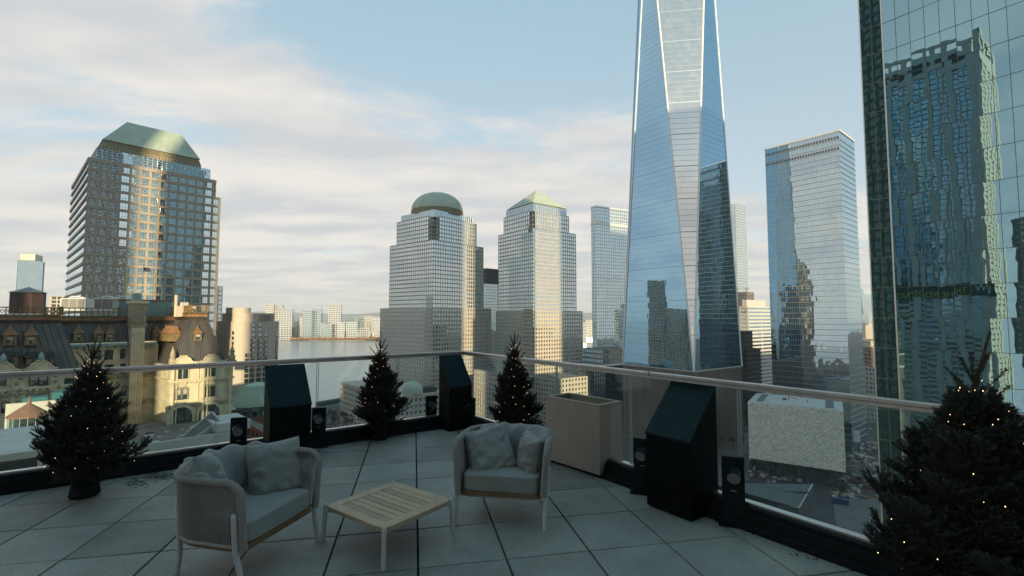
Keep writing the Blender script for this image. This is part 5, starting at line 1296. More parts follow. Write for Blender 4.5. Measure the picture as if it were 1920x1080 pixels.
# parapet kerbs with a silver shoe, glass panels, steel rail
M_['rail'] = mat('rail_steel', (.46,.45,.44), .32, .9, var=.12, vs=9, streak=False)
gl = bpy.data.materials.new('railing_glass'); gl.use_nodes = True; t = gl.node_tree; t.nodes.clear()
o1 = t.nodes.new('ShaderNodeOutputMaterial'); mx = t.nodes.new('ShaderNodeMixShader'); tr = t.nodes.new('ShaderNodeBsdfTransparent'); gs = t.nodes.new('ShaderNodeBsdfGlossy'); lw = t.nodes.new('ShaderNodeMath'); lww = t.nodes.new('ShaderNodeLayerWeight'); lww.inputs['Blend'].default_value = .5; lw.operation = 'POWER'; lw.inputs[1].default_value = 4.0; t.links.new(lww.outputs['Facing'], lw.inputs[0]); lm = t.nodes.new('ShaderNodeMath'); lm.operation = 'MULTIPLY_ADD'; lm.inputs[1].default_value = .8; lm.inputs[2].default_value = .022; t.links.new(lw.outputs[0], lm.inputs[0])
tr.inputs[0].default_value = (.945,.975,.968,1); gs.inputs['Roughness'].default_value = .01; gs.inputs['Color'].default_value = (.9,1,1,1)
t.links.new(lm.outputs[0], mx.inputs[0]); t.links.new(tr.outputs[0], mx.inputs[1]); t.links.new(gs.outputs[0], mx.inputs[2]); t.links.new(mx.outputs[0], o1.inputs[0])
def railing(name, d, other, L, joints, label, tz=1.15):
    th = atan2(d.y, d.x); r = thing(name, label, 'railing', (K.x,K.y,0), th)
    sgn = 1 if Vector((-d.y,d.x)).dot(other) > 0 else -1      # local +y points to the terrace when sgn = 1
    def yb(m, x0, x1, ya, yb_, z0, z1, mi=0):
        a,b2 = sorted((ya*sgn, yb_*sgn)); m.box((x0,a,z0),(x1,b2,z1),mi)
    m = MB(); yb(m,-.08,L,-.08,.105,-.03,.13); yb(m,-.08,L,-.08,.075,.13,.165); yb(m,.1,L,.106,.14,-.03,.05); m.build('kerb', M_['black'], r, bevel=.004)
    m = MB(); yb(m,-.03,L,-.035,.035,.166,.188); m.build('glass_shoe', M_['rail'], r, bevel=.002)
    m = MB(); yb(m,-.025,L,-.025,.025,tz-.036,tz+.0); m.build('top_rail', M_['rail'], r, bevel=.007)
    m = MB(); yb(m,-.02,L,-.012,.012,tz-.062,tz-.037); m.build('rail_channel', M_['rail'], r)
    js = [0.0]+joints
    for a,c in zip(js[:-1], js[1:]):
        m = MB(); yb(m,a+.012,c-.012,-.006,.006,.189,tz-.05); m.build('glass_panel', gl, r)
    for c in joints[:-1]:
        for s in (-.011,.011):
            m = MB(); yb(m,c+s-.003,c+s+.003,-.0065,.0065,.189,tz-.05); m.build('panel_edge', M_['edge'], r)
    for c in [joints[2]+.25]:
        m = MB(); yb(m,c-.003,c+.003,-.028,.028,tz-.038,tz+.0015); m.build('rail_sleeve', M_['winframe'], r)
    return r
M_['edge'] = mat('glass_edge', (.30,.36,.35), .3, .2, var=.05)
railing('glass_railing', dl, dr, 9, [1.12,2.24,3.38,4.5,5.25,6.4,7.5,8.9], 'glass railing with steel top rail running left from the far corner of the terrace')
railing('glass_railing', dr, dl, 13.5, [1.13,2.28,3.43,4.59,5.72,6.87,8.0,9.1,10.3,11.4,12.5,13.4], 'glass railing with steel top rail running right from the far corner of the terrace')

# ================================================================== SLOPING BLACK BOXES
def wedge(px,py, d_in, label, hb=1.10, hf=.655, wd=.45, dp=.42, pos=None):
    """front left foot at (px,py); d_in = inward normal of the rail"""
    p = atz(px,py,0) if pos is None else Vector((*pos,0))
    side = Vector((-d_in.y, d_in.x))      # to the right when seen from the terrace
    if side.x*1.0 + 0 < 0 and abs(side.x) > .3: side = -side
    if side.dot(Vector((1,0))) < 0: side = -side
    r = thing('sloping_box', label, 'equipment cover', (p.x,p.y,0), atan2(side.y, side.x), 'sloping black boxes along the railing')
    m = MB()
    def V(x,y,z): return (x,y,z)
    # local x to the right, local y away from the terrace
    A = [(0,0,.012),(wd,0,.012),(wd,dp,.012),(0,dp,.012)]
    B = [(0.0,0.0,hf-.02),(wd,0,hf-.02),(wd,dp,hb-.02),(0,dp,hb-.02)]
    m.add(A+B,[(3,2,1,0),(0,1,5,4),(1,2,6,5),(2,3,7,6),(3,0,4,7),(4,5,6,7)]); m.build('body', M_['blackbox'], r, bevel=.004)
    m = MB(); e = .006; s_ = (hb-hf)/dp
    T = [(-e,-e,hf-.018),(wd+e,-e,hf-.018),(wd+e,dp+e,hb-.018),(-e,dp+e,hb-.018),(-e,-e,hf),(wd+e,-e,hf),(wd+e,dp+e,hb),(-e,dp+e,hb)]
    m.add(T,[(3,2,1,0),(0,1,5,4),(1,2,6,5),(2,3,7,6),(3,0,4,7),(4,5,6,7)]); m.build('lid', M_['lid'], r, bevel=.003)
    m = MB(); m.box((.02,.02,-.001),(wd-.02,dp-.02,.0115)); m.build('base', M_['black'], r)
    return r
M_['lid'] = mat('teal_black_lid', (.0015,.015,.018), .55, 0, var=.3, vs=14, spec=.14, bump=.05, bs=60, streak=True)
pA = atz(506.7,764,.655); wedge(0,0,dr,'sloping black box beside the far rail behind the left armchair, left of the three', wd=.45, dp=.42, pos=(pA.x,pA.y))
pB = atz(843,721,.655); pB = Vector((-.925,7.20)); wedge(0,0,dr,'sloping black box in the far corner of the railing, the middle one of three', wd=.385, dp=.34, pos=(pB.x,pB.y))
pC = atz(1213,948,0); wedge(0,0,dl,'largest looking sloping black box on the right between two bollard lights', wd=.45, dp=.41, pos=(pC.x,pC.y))

# ================================================================== BOLLARD SPOT LIGHTS
lens = mat('frosted_lens', (.16,.17,.165), .35, 0, var=.05, spec=.6); badge = mat('grey_badge', (.3,.31,.31), .5, var=0)
def bollard(p, face, label, h=.55, wd=.17, dp=.045, hs=.13, turn=.35):
    """flat post with a round spot head; face = horizontal direction it looks to"""
    rz = atan2(face.x, -face.y)       # local -y looks along face
    r = thing('bollard_light', label, 'bollard light', (p.x,p.y,0), rz, 'flat black bollard lights')
    m = MB(); m.box((-wd/2,-dp/2,.01),(wd/2,dp/2,h)); m.build('post', M_['bol'], r, bevel=.004)
    m = MB(); m.box((-wd/2-.035,-dp/2-.05,0),(wd/2+.035,dp/2+.05,.010)); m.build('base_plate', M_['bol'], r, bevel=.002)
    c = Vector((0,-dp/2-.055,h-hs)); d = Vector((sin(turn),-cos(turn),-.38)).normalized()
    m = MB(); m.tube([c-d*.05, c+d*.045],[.050,.056],24); m.build('spot_head', M_['bol'], r)
    m = MB(); m.tube([(0,-dp/2+.01,h-hs+.015), c-d*.02],.022,10); m.build('bracket', M_['bol'], r)
    m = MB(); m.tube([c+d*.0452, c+d*.0475],.050,24); m.build('lens', lens, r)
    m = MB(); m.box((-.022,-dp/2-.0015,h*.5),(.022,-dp/2-.0002,h*.5+.006)); m.build('badge', badge, r)
    return r
M_['bol'] = mat('bollard_black', (.004,.010,.012), .5, 0, var=.15, vs=8, spec=.2)
def gp(px, py): return atz(px,py,0)
q = gp(454,869); bollard(Vector((-3.17,5.66)), Vector((.35,-.94)), 'flat black bollard light left of the left sloping box, above the armchair back', h=.53, turn=.25)
bollard(gp(597,838), Vector((.25,-.97)), 'flat black bollard light right of the left sloping box', h=.51, turn=.3)
bollard(gp(808,799), Vector((.3,-.95)), 'flat black bollard light left of the corner sloping box', h=.47, turn=.6)
bollard(gp(881,802), Vector((-.45,-.9)), 'flat black bollard light right of the corner sloping box', h=.46, turn=-.8)
bollard(gp(1206,924), Vector((-.35,-.94)), 'flat black bollard light half hidden left of the big right sloping box', h=.52, turn=-.3)
bollard(gp(1377,984), Vector((-.35,-.94)), 'flat black bollard light standing free right of the big right sloping box', h=.55, turn=-.1)

# ================================================================== PLANTER
q1 = gp(1125,898); ua = Vector((-.648,.762)); ub = Vector((.762,.648)); Lp, Wp, Hp = .80, .39, .745
M_['planter'] = mat('beige_fibre_cement', (.29,.245,.205), .8, var=.14, vs=2.2, bump=.12, bs=90, streak=False)
r = thing('planter', 'tall empty beige concrete planter box beside the small armchair', 'planter', (q1.x,q1.y,0), atan2(ub.y,ub.x))
m = MB(); tk = .028; z0 = .035
m.box((0,0,z0),(Wp,tk,Hp)); m.box((0,Lp-tk,z0),(Wp,Lp,Hp)); m.box((0,tk,z0),(tk,Lp-tk,Hp)); m.box((Wp-tk,tk,z0),(Wp,Lp-tk,Hp)); m.box((tk,tk,z0),(Wp-tk,Lp-tk,z0+.05))
m.build('shell', M_['planter'], r)
m = MB(); e=.004; m.box((-e,-e,Hp),(Wp+e,tk+.012,Hp+.018)); m.box((-e,Lp-tk-.012,Hp),(Wp+e,Lp+e,Hp+.018)); m.box((-e,tk+.012,Hp),(tk+.012,Lp-tk-.012,Hp+.018)); m.box((Wp-tk-.012,tk+.012,Hp),(Wp+e,Lp-tk-.012,Hp+.018))
m.build('rim', M_['planter'], r, bevel=.003)
m = MB(); m.box((tk+.001,tk+.001,z0+.05),(Wp-tk-.001,Lp-tk-.001,.60)); m.build('soil', mat('dark_soil',(.02,.016,.012),.95,var=.4,vs=30,bump=.8,bs=60), r)
for (x,y) in ((.05,.06),(Wp-.05,.06),(.05,Lp-.06),(Wp-.05,Lp-.06)):
    m = MB(); m.tube([(x,y,0),(x,y,z0)],.025,12); m.build('foot', M_['black'], r)

# ================================================================== COFFEE TABLE
M_['teak'] = mat('weathered_teak', (.37,.275,.175), .6, var=.18, vs=7, bump=.12, bs=60)
tkm = M_['teak']; tn = tkm.node_tree
M_['legw'] = mat('light_grey_powder_coat', (.40,.41,.41), .42, 0, var=.05, vs=10)
cT = Vector((-.947,3.805)); rt_ = R_(-36.5)
r = thing('coffee_table', 'low square slatted wooden coffee table with pale grey legs between the two armchairs', 'coffee table', (cT.x,cT.y,0), rt_)
hx, hy, zt_, th_ = .350, .332, .264, .030; bw = .085; rc = .07
def frame_board(kind):
    m = MB(); pts_o = []; return m
def rrect(hx,hy,r,n=7):
    out = []
    for cx_,cy_,a0 in ((hx-r,hy-r,0),(-hx+r,hy-r,pi/2),(-hx+r,-hy+r,pi),(hx-r,-hy+r,1.5*pi)):
        for i in range(n+1): a = a0+pi/2*i/n; out.append((cx_+r*cos(a),cy_+r*sin(a)))
    return out
def ringmesh(po, pi_, z0, z1, m=0):
    n=len(po); b = MB(); vs = [(x,y,z0) for x,y in po]+[(x,y,z1) for x,y in po]+[(x,y,z0) for x,y in pi_]+[(x,y,z1) for x,y in pi_]
    fs = []
    for i in range(n):
        j=(i+1)%n; fs += [(i,j,n+j,n+i),(2*n+j,2*n+i,3*n+i,3*n+j),(n+i,n+j,3*n+j,3*n+i),(i,2*n+i,2*n+j,j)]
    b.add(vs,fs,m); return b
po = rrect(hx,hy,rc); 
pin = []
for (x,y) in po: pin.append((max(-hx+bw,min(hx-bw,x*10)),max(-hy+bw,min(hy-bw,y*10))))
rg_ = ringmesh(po,pin,zt_-th_,zt_); rg_.build('frame_board', M_['teak'], r, bevel=.003)
ns = 8; sw_ = (2*(hy-bw))/ns
slat = MB(); slat.box((-hx+bw+.0045,-sw_/2+.0038,-th_),(hx-bw-.0045,sw_/2-.0038,-.001)); sme = slat.mesh('slat', M_['teak']); slat2 = mat('weathered_teak_dark',(.29,.205,.125),.6,var=.18,vs=7,bump=.12,bs=60); sme2 = slat.mesh('slat', slat2)
for k_ in range(ns):
    o = inst('slat', sme if k_%3 else sme2, r, (0,-hy+bw+sw_*(k_+.5),zt_-.001-random.uniform(0,.001)))
m = MB(); m.box((-hx+.06,-hy+.05,zt_-th_-.03),(hx-.06,-hy+.075,zt_-th_-.001)); m.box((-hx+.06,hy-.075,zt_-th_-.03),(hx-.06,hy-.05,zt_-th_-.001)); m.box((-hx+.05,-hy+.076,zt_-th_-.031),(-hx+.075,hy-.076,zt_-th_-.002)); m.box((hx-.075,-hy+.076,zt_-th_-.031),(hx-.05,hy-.076,zt_-th_-.002)); m.build('underframe', M_['legw'], r)
m = MB(); m.box((-hx+bw-.01,-hy+bw-.01,zt_-th_-.006),(hx-bw+.01,hy-bw+.01,zt_-th_-.0015)); m.build('dark_under_sheet', M_['winframe'], r)  # thin dark sheet right under all the slats, visible through the gaps
for sx in (-1,1):
    for sy in (-1,1):
        x = sx*(hx-.008); y = sy*(hy-.008)
        m = MB(); m.tube([(x+sx*.012,y+sy*.012,0),(x+sx*.002,y+sy*.002,zt_-.02),(x,y,zt_+.004),(x,y,zt_+.012),(x,y,zt_+.016)],[.0145,.0165,.0165,.012,.003],16)
        m.tube([(x,y,zt_-.045),(x-sx*.06,y-sy*.045,zt_-.045)],.010,8); m.build('leg', M_['legw'], r)
        m = MB(); m.tube([(x+sx*.012,y+sy*.012,-.001),(x+sx*.012,y+sy*.012,.008)],.0155,14); m.build('foot_cap', M_['edge'], r)

# ================================================================== ARMCHAIRS
M_['rope'] = mat('grey_rope', (.26,.255,.235), .85, var=.2, vs=60, bump=.5, bs=500)
M_['cloth'] = mat('grey_blue_cushion_cloth', (.19,.21,.20), .92, var=.10, vs=5, bump=.25, bs=900, sheen=.15)
def ucurve(w, d, rb, n=60, front=None):
    """U shaped plan from the front left round the back to the front right; returns points (x,y)"""
    pts = []; h = w/2; yb = d/2
    pts += [(-h, -d/2 + (yb-rb+d/2)*i/12) for i in range(12)]
    pts += [(-h+rb-rb*cos(a), yb-rb+rb*sin(a)) for a in [pi/2*i/16 for i in range(17)]]
    pts += [(-h+rb+(2*h-2*rb)*i/8, yb) for i in range(1,8)]
    pts += [(h-rb+rb*sin(a), yb-rb+rb*cos(a)) for a in [pi/2*i/16 for i in range(17)]]
    pts += [(h, yb-rb-(yb-rb+d/2)*i/12) for i in range(1,13)]
    return [Vector(p) for p in pts]
def resample(pts, n):
    L = [0]
    for i in range(1,len(pts)): L.append(L[-1]+(pts[i]-pts[i-1]).length)
    out = []; k = 0
    for i in range(n):
        s = L[-1]*i/(n-1)
        while k < len(L)-2 and L[k+1] < s: k += 1
        f = (s-L[k])/max(1e-9,(L[k+1]-L[k])); out.append(pts[k].lerp(pts[k+1], min(1,f)))
    return out, L[-1]
def soft_box(w, d, h, r=.045, nx=18, ny=18, wr=.0, seed=0, crown=.012, front_round=0.0):
    """cushion: superellipsoid-like slab"""
    b = MB(); vs = []; fs = []
    rnd = Vector((seed*3.1, seed*1.7, 0))
    nu, nv = 64, 17
    for j in range(nv+1):
        ph = -pi/2 + pi*j/nv; cz = math.copysign(abs(sin(ph))**.28, sin(ph)); cr = abs(cos(ph))**.28
        for i in range(nu):
            a = 2*pi*i/nu; ex = .16
            x = math.copysign(abs(cos(a))**ex, cos(a)); y = math.copysign(abs(sin(a))**ex, sin(a))
            X = x*w/2*(cr*.06+.94 if cr > .5 else cr); Y = y*d/2*(cr*.06+.94 if cr > .5 else cr)
            if cr <= .5: X = x*w/2*cr*1.94; Y = y*d/2*cr*1.94
            Z = cz*h/2
            q = Vector((X,Y,Z)); 
            if crown: Z += crown*(1-(X/(w/2))**2)*(1-(Y/(d/2))**2)*(1 if Z > 0 else -.2)
            if wr: Z += wr*noise.noise(q*9+rnd)
            vs.append((X,Y,Z))
    for j in range(nv):
        for i in range(nu): fs.append((j*nu+i, j*nu+(i+1)%nu, (j+1)*nu+(i+1)%nu, (j+1)*nu+i))
    b.add(vs, fs, 0, True); b.add([vs[i] for i in range(nu)], [tuple(range(nu-1,-1,-1))],0,True); b.add(vs[-nu:], [tuple(range(nu))],0,True)
    return b
def pillow_mb(w, h, t, seed=0, n=54, pinch=.05, wr=.022, slump=0.0):
    b = MB(); vs = []; fs = []; off = Vector((seed*5.3, seed*2.9, seed*1.1))
    for side in (1,-1):
        base = len(vs)
        for j in range(n+1):
            v = -1+2*j/n
            for i in range(n+1):
                u = -1+2*i/n; q = max(0,(1-abs(u)**3.2))*max(0,(1-abs(v)**3.2)); th = q**.42
                x = u*w/2*(1-pinch*(1-v*v)*abs(u)**3)*(1+.015*noise.noise(Vector((u*3,v*3,seed)))); y = v*h/2*(1-pinch*(1-u*u)*abs(v)**3)
                e = max(abs(u),abs(v)); wrk = wr*(.35+1.3*e)*noise.noise(Vector((u*2.2+v*1.2, v*2.6-u*.9, side*1.5))+off)*th
                fold = wr*1.2*math.sin(7*(u-v)+4*noise.noise(Vector((u*2,v*2,7))+off))*max(0,e-.45)*th
                rdg = (1-min(1,abs(noise.noise(Vector((u*1.6+v*.5,v*1.9-u*.6,side*2.5+3))+off))*3.2))**3*(.3+e)*th; rd2 = (1-min(1,abs(noise.noise(Vector((u*3.2-v,v*3.4+u,side*1.5+9))+off))*3.5))**3*e*th
                z = side*(t/2*th) + wrk*side + fold*side - side*wr*(.34*rdg+.12*rd2)
                vs.append((x, y - slump*(1-abs(u))*max(0,v)*.5, z))
        for j in range(n):
            for i in range(n):
                a = base+j*(n+1)+i; f = (a,a+1,a+n+2,a+n+1); fs.append(f if side == 1 else f[::-1])
    b.add(vs, fs, 0, True)
    per = [(-1+2*i/n,-1) for i in range(n)]+[(1,-1+2*i/n) for i in range(n)]+[(1-2*i/n,1) for i in range(n)]+[(-1,1-2*i/n) for i in range(n+1)]
    pp_ = []
    for u,v in per: pp_.append((u*w/2*(1-pinch*(1-v*v)*abs(u)**3), v*h/2*(1-pinch*(1-u*u)*abs(v)**3), 0))
    b.tube(pp_, .0035, 5, 0, cap=False)
    return b
def armchair(pos, rz, label, seed):
    r = thing('armchair', label, 'armchair', (pos[0],pos[1],0), rz, 'rope armchairs')
    W, D, rb = .705, .635, .26; z0, z1 = .275, .655
    U, Lu = resample(ucurve(W, D, rb), 200)
    cen = Vector((0,0))
    # teak base ring and metal ring under it
    def Dshape(w,d,rb_,rf=.07):
        h=w/2; o=[]
        for a in [pi*1.0+pi/2*i/6 for i in range(7)]: o.append((-h+rf+rf*cos(a), -d/2+rf+rf*sin(a)))
        for a in [pi*1.5+pi/2*i/6 for i in range(7)]: o.append((h-rf+rf*cos(a), -d/2+rf+rf*sin(a)))
        for a in [pi/2*i/14 for i in range(15)]: o.append((h-rb_+rb_*cos(a), d/2-rb_+rb_*sin(a)))
        for a in [pi/2+pi/2*i/14 for i in range(15)]: o.append((-h+rb_+rb_*cos(a), d/2-rb_+rb_*sin(a)))
        return o
    m = MB(); m.prism(Dshape(W-.01,D-.01,rb), .232, .268, 0); m.build('seat_board', M_['teak_dk'], r, bevel=.008)
    m = MB(); m.prism(Dshape(W-.09,D-.09,rb-.04), .205, .231, 0); m.build('seat_ring', M_['legw'], r, bevel=.006)
    # rope shell: top rim sweeps round and drops down at both fronts
    fl = .030    # outward flare at the top
    def shell(i_, f):           # plan index, height fraction -> point
        p = U[i_]; n_ = Vector((p.x, max(0,p.y+.05))).normalized() if p.length else Vector((0,1))
        return p, n_
    def pt(i_, z):
        p, n_ = shell(i_, 0); k = (z-z0)/(z1-z0); return Vector((p.x+n_.x*fl*k*1.0, p.y+n_.y*fl*k*1.0, z))
    rimpts = []
    rr_ = .085; nU = len(U)
    # front left: from the bottom up, rounded upper corner
    def top_i(i_): return pt(i_, z1)
    fi = 12
    a0 = pt(0, z0-.02); rim = [a0, pt(0,z0+.1), pt(0,z1-rr_)]
    for k_ in range(1,6):
        a = pi/2*k_/6; base = pt(0,z1-rr_+rr_*sin(a)); nxt = top_i(int(fi*(1-cos(a)))); rim.append(Vector((nxt.x*(1-cos(a))+base.x*cos(a), base.y+ (top_i(fi).y-base.y)*(1-cos(a)), z1-rr_+rr_*sin(a))))
    rim += [top_i(i_) for i_ in range(fi, nU-fi, 3)]
    right = [Vector((-p.x,p.y,p.z)) for p in rim[:8]][::-1]
    rim += right
    # rope wound round the rim
    m = MB(); m.tube(rim, .0215, 12)
    m.build('rim_tube', M_['rope'], r)
    wr_ = MB(); rs, Lr = resample(rim, int(3.1/.0075))
    for k_ in range(len(rs)-1):
        d = (rs[k_+1]-rs[k_]).normalized(); x = d.cross(Vector((0,0,1)) if abs(d.z)<.9 else Vector((1,0,0))).normalized(); y = d.cross(x)
        wr_.tube([rs[k_]+(x*cos(a)+y*sin(a))*.0225 for a in [2*pi*j/10 for j in range(11)]], .0036, 4, 0, cap=False)
    wr_.build('rim_winding', M_['rope'], r)['kind'] = 'stuff'
    # vertical ropes
    vr = MB(); nr_ = 138; Ui, _ = resample(U, nr_)
    rnd = random.Random(seed)
    for k_ in range(nr_):
        if k_ < 4 or k_ > nr_-5: continue
        p = Ui[k_]; n_ = Vector((p.x, max(0,p.y+.05))).normalized()
        s = min(k_, nr_-1-k_)/nr_*Lu; zt = z1 if s > rr_ else z1-rr_+sqrt(max(0,rr_**2-(rr_-s)**2))
        tp = Vector((p.x+n_.x*fl*(zt-z0)/(z1-z0), p.y+n_.y*fl*(zt-z0)/(z1-z0), zt))
        for o_ in (-.0065,.0065):
            w1 = rnd.uniform(-.0012,.0012)
            b0 = Vector((p.x+n_.x*(o_-.004), p.y+n_.y*(o_-.004), z0-.012)); mid = b0.lerp(tp,.5)+Vector((n_.x*o_*1.5+w1,n_.y*o_*1.5+w1,0))
            vr.tube([b0, mid, tp+Vector((n_.x*o_,n_.y*o_,0))], .0036, 5, 0, cap=False)
    vr.build('rope_weave', M_['rope'], r)['kind'] = 'stuff'
    m = MB(); m.tube([Vector((p.x,p.y,z0-.012)) for p in U[::4]], .013, 8); m.build('lower_tube', M_['rope'], r)
    # legs outside the shell, ending in rounded tops
    for sx in (-1,1):
        for sy,ztop in ((-1,.47),(1,.47)):
            y = -.285 if sy < 0 else .255; x = (W/2+.022) if sy < 0 else .275
            yb = -.335 if sy < 0 else .27; xb = .362 if sy < 0 else .27
            xt = sx*(x+.022); m = MB()
            m.tube([(sx*xb,yb,0),(sx*(x-.012),(y+yb)/2,.12),(sx*x,y,.25),(sx*(x+.012),y+(.0 if sy<0 else .0),.36),(xt,y,ztop),(xt,y,ztop+.010),(xt,y,ztop+.015)],[.0145,.017,.0185,.0175,.0165,.012,.003],14)
            m.tube([(sx*x,y,.225),(sx*(x-.09),y*.9,.218)],.012,8); m.build('leg', M_['legw'], r)
            m = MB(); m.tube([(sx*xb,yb,-.001),(sx*xb,yb,.008)],.0155,14); m.build('foot_cap', M_['edge'], r)
    # cushions
    sc = soft_box(W-.075, D-.05, .128, seed=seed, wr=.007); o = sc.build('seat_cushion', M_['cloth'], r, (0,-.02,.334))
    sm = MB(); 
    for zz in (-.043,.048):
        sm.tube([((W-.075)/2*.985*math.copysign(abs(cos(a))**.16,cos(a)),(D-.05)/2*.985*math.copysign(abs(sin(a))**.16,sin(a))-.02,.334+zz) for a in [2*pi*i/96 for i in range(97)]],.0032,5,0,cap=False)
    sm.build('seam_piping', M_['cloth'], o); 
    for ch in o.children: ch.location = (0,.02,-.334)
    return r
def back_wrap(parent_rz, pos, seed, s0, s1, label, dz=0.0):
    """long soft back cushion that follows the rim and slumps over it"""
    r = thing('back_cushion', label, 'cushion', (pos[0],pos[1],0), parent_rz, 'loose chair cushions')
    W, D, rb = .60, .53, .23
    U, Lu = resample(ucurve(W, D, rb), 240); i0 = int(240*s0); i1 = int(240*s1); U = U[i0:i1]; n_ = len(U); b = MB(); vs = []; K_ = 26
    off = Vector((seed*2.3,0,0))
    for i,p in enumerate(U):
        t_ = (U[min(i+1,n_-1)]-U[max(i-1,0)]).normalized(); nin = Vector((t_.y,-t_.x));    # inward
        if nin.dot(-p) < 0: nin = -nin
        s = i/(n_-1); endf = min(1, (min(s,1-s)/.09))**.5 if min(s,1-s) < .09 else 1
        for j in range(K_):
            a = 2*pi*j/K_; ca, sa = cos(a), sin(a)
            fold = .024*math.sin(s*Lu*26+3.2*noise.noise(Vector((s*5,sa*1.4,seed))))*(.4+.6*max(0,sa)) + .018*noise.noise(Vector((s*9,ca*1.3,sa*2))+off)
            ht = .142+.012*noise.noise(Vector((s*4,0,1))+off); tk_ = .062
            fold -= .008*(1-min(1,abs(noise.noise(Vector((s*7,ca*.8,sa*.7))+off*1.7))*3.0))**3
            rr = 1+fold/.12
            X = math.copysign(abs(ca)**.75,ca)*tk_*rr*(.25+.75*endf); Z = math.copysign(abs(sa)**.8,sa)*ht*(1+fold*.5/.16)*(.55+.45*endf)
            lean = .055*(Z/ht)      # leans outward at the top
            q = Vector((p.x,p.y,0)) + Vector((nin.x,nin.y,0))*(X - lean - .00)
            vs.append((q.x,q.y,.545+dz+Z+.018*noise.noise(Vector((s*3,2,0))+off)))
    fs = [(i*K_+j,i*K_+(j+1)%K_,(i+1)*K_+(j+1)%K_,(i+1)*K_+j) for i in range(n_-1) for j in range(K_)]
    b.add(vs,fs,0,True); b.add(vs[:K_],[tuple(range(K_))],0,True); b.add(vs[-K_:],[tuple(range(K_-1,-1,-1))],0,True)
    b.build('cover', M_['cloth'], r); return r
M_['teak_dk'] = mat('dark_teak', (.13,.085,.04), .55, var=.25, vs=9, bump=.1, bs=50)
def place_pillow(chair, name, label, w, h, t, loc, rot, seed, **k):
    rz = chair.rotation_euler.z; c = Vector(chair.location); M = Matrix.Rotation(rz,4,'Z'); p = c + M @ Vector(loc)
    o = pillow_mb(w,h,t,seed,**k).build(name, M_['cloth']); 
    o.matrix_world = Matrix.Translation(p) @ M @ Matrix.Rotation(rot[2],4,'Z') @ Matrix.Rotation(rot[0],4,'X') @ Matrix.Rotation(rot[1],4,'Z')
    tag(o, label, 'cushion', 'loose chair cushions'); return o
c1p = (-1.885,3.475); c1r = R_(76.0)
ch1 = armchair(c1p, c1r, 'grey rope armchair at lower left, turned to the right with piled cushions', 1)
c2p = (-.045,4.30); c2r = R_(-9.7)
ch2 = armchair(c2p, c2r, 'grey rope armchair in the middle facing the camera beside the beige planter', 2)
# chair local: +x = viewer's right when facing the camera; -y is the open front
back_wrap(c2r, c2p, 2, .30, .93, 'long folded back cushion wrapped round the inside of the middle armchair')
place_pillow(ch2,'square_pillow','square grey pillow leaning at the left inside the middle armchair',.40,.40,.15,(-.145,-.05,.535),(R_(62),R_(14),R_(16)),3, wr=.020)
place_pillow(ch2,'folded_pillow','narrow upright grey cushion end at the right arm of the middle armchair',.32,.34,.17,(.215,-.06,.515),(R_(80),R_(-4),R_(-60)),5, wr=.022)
back_wrap(c1r, c1p, 4, .16, .80, 'long folded back cushion wrapped round the inside of the left armchair', .03)
place_pillow(ch1,'square_pillow','plump square grey pillow against the far arm of the left armchair',.38,.40,.19,(.265,-.02,.545),(R_(74),R_(3),R_(-38)),6, wr=.018)
place_pillow(ch1,'round_pillow','puffy grey pillow with a dark fold on the near back corner of the left armchair',.36,.30,.20,(-.215,.12,.625),(R_(66),R_(-14),R_(48)),8, wr=.026)

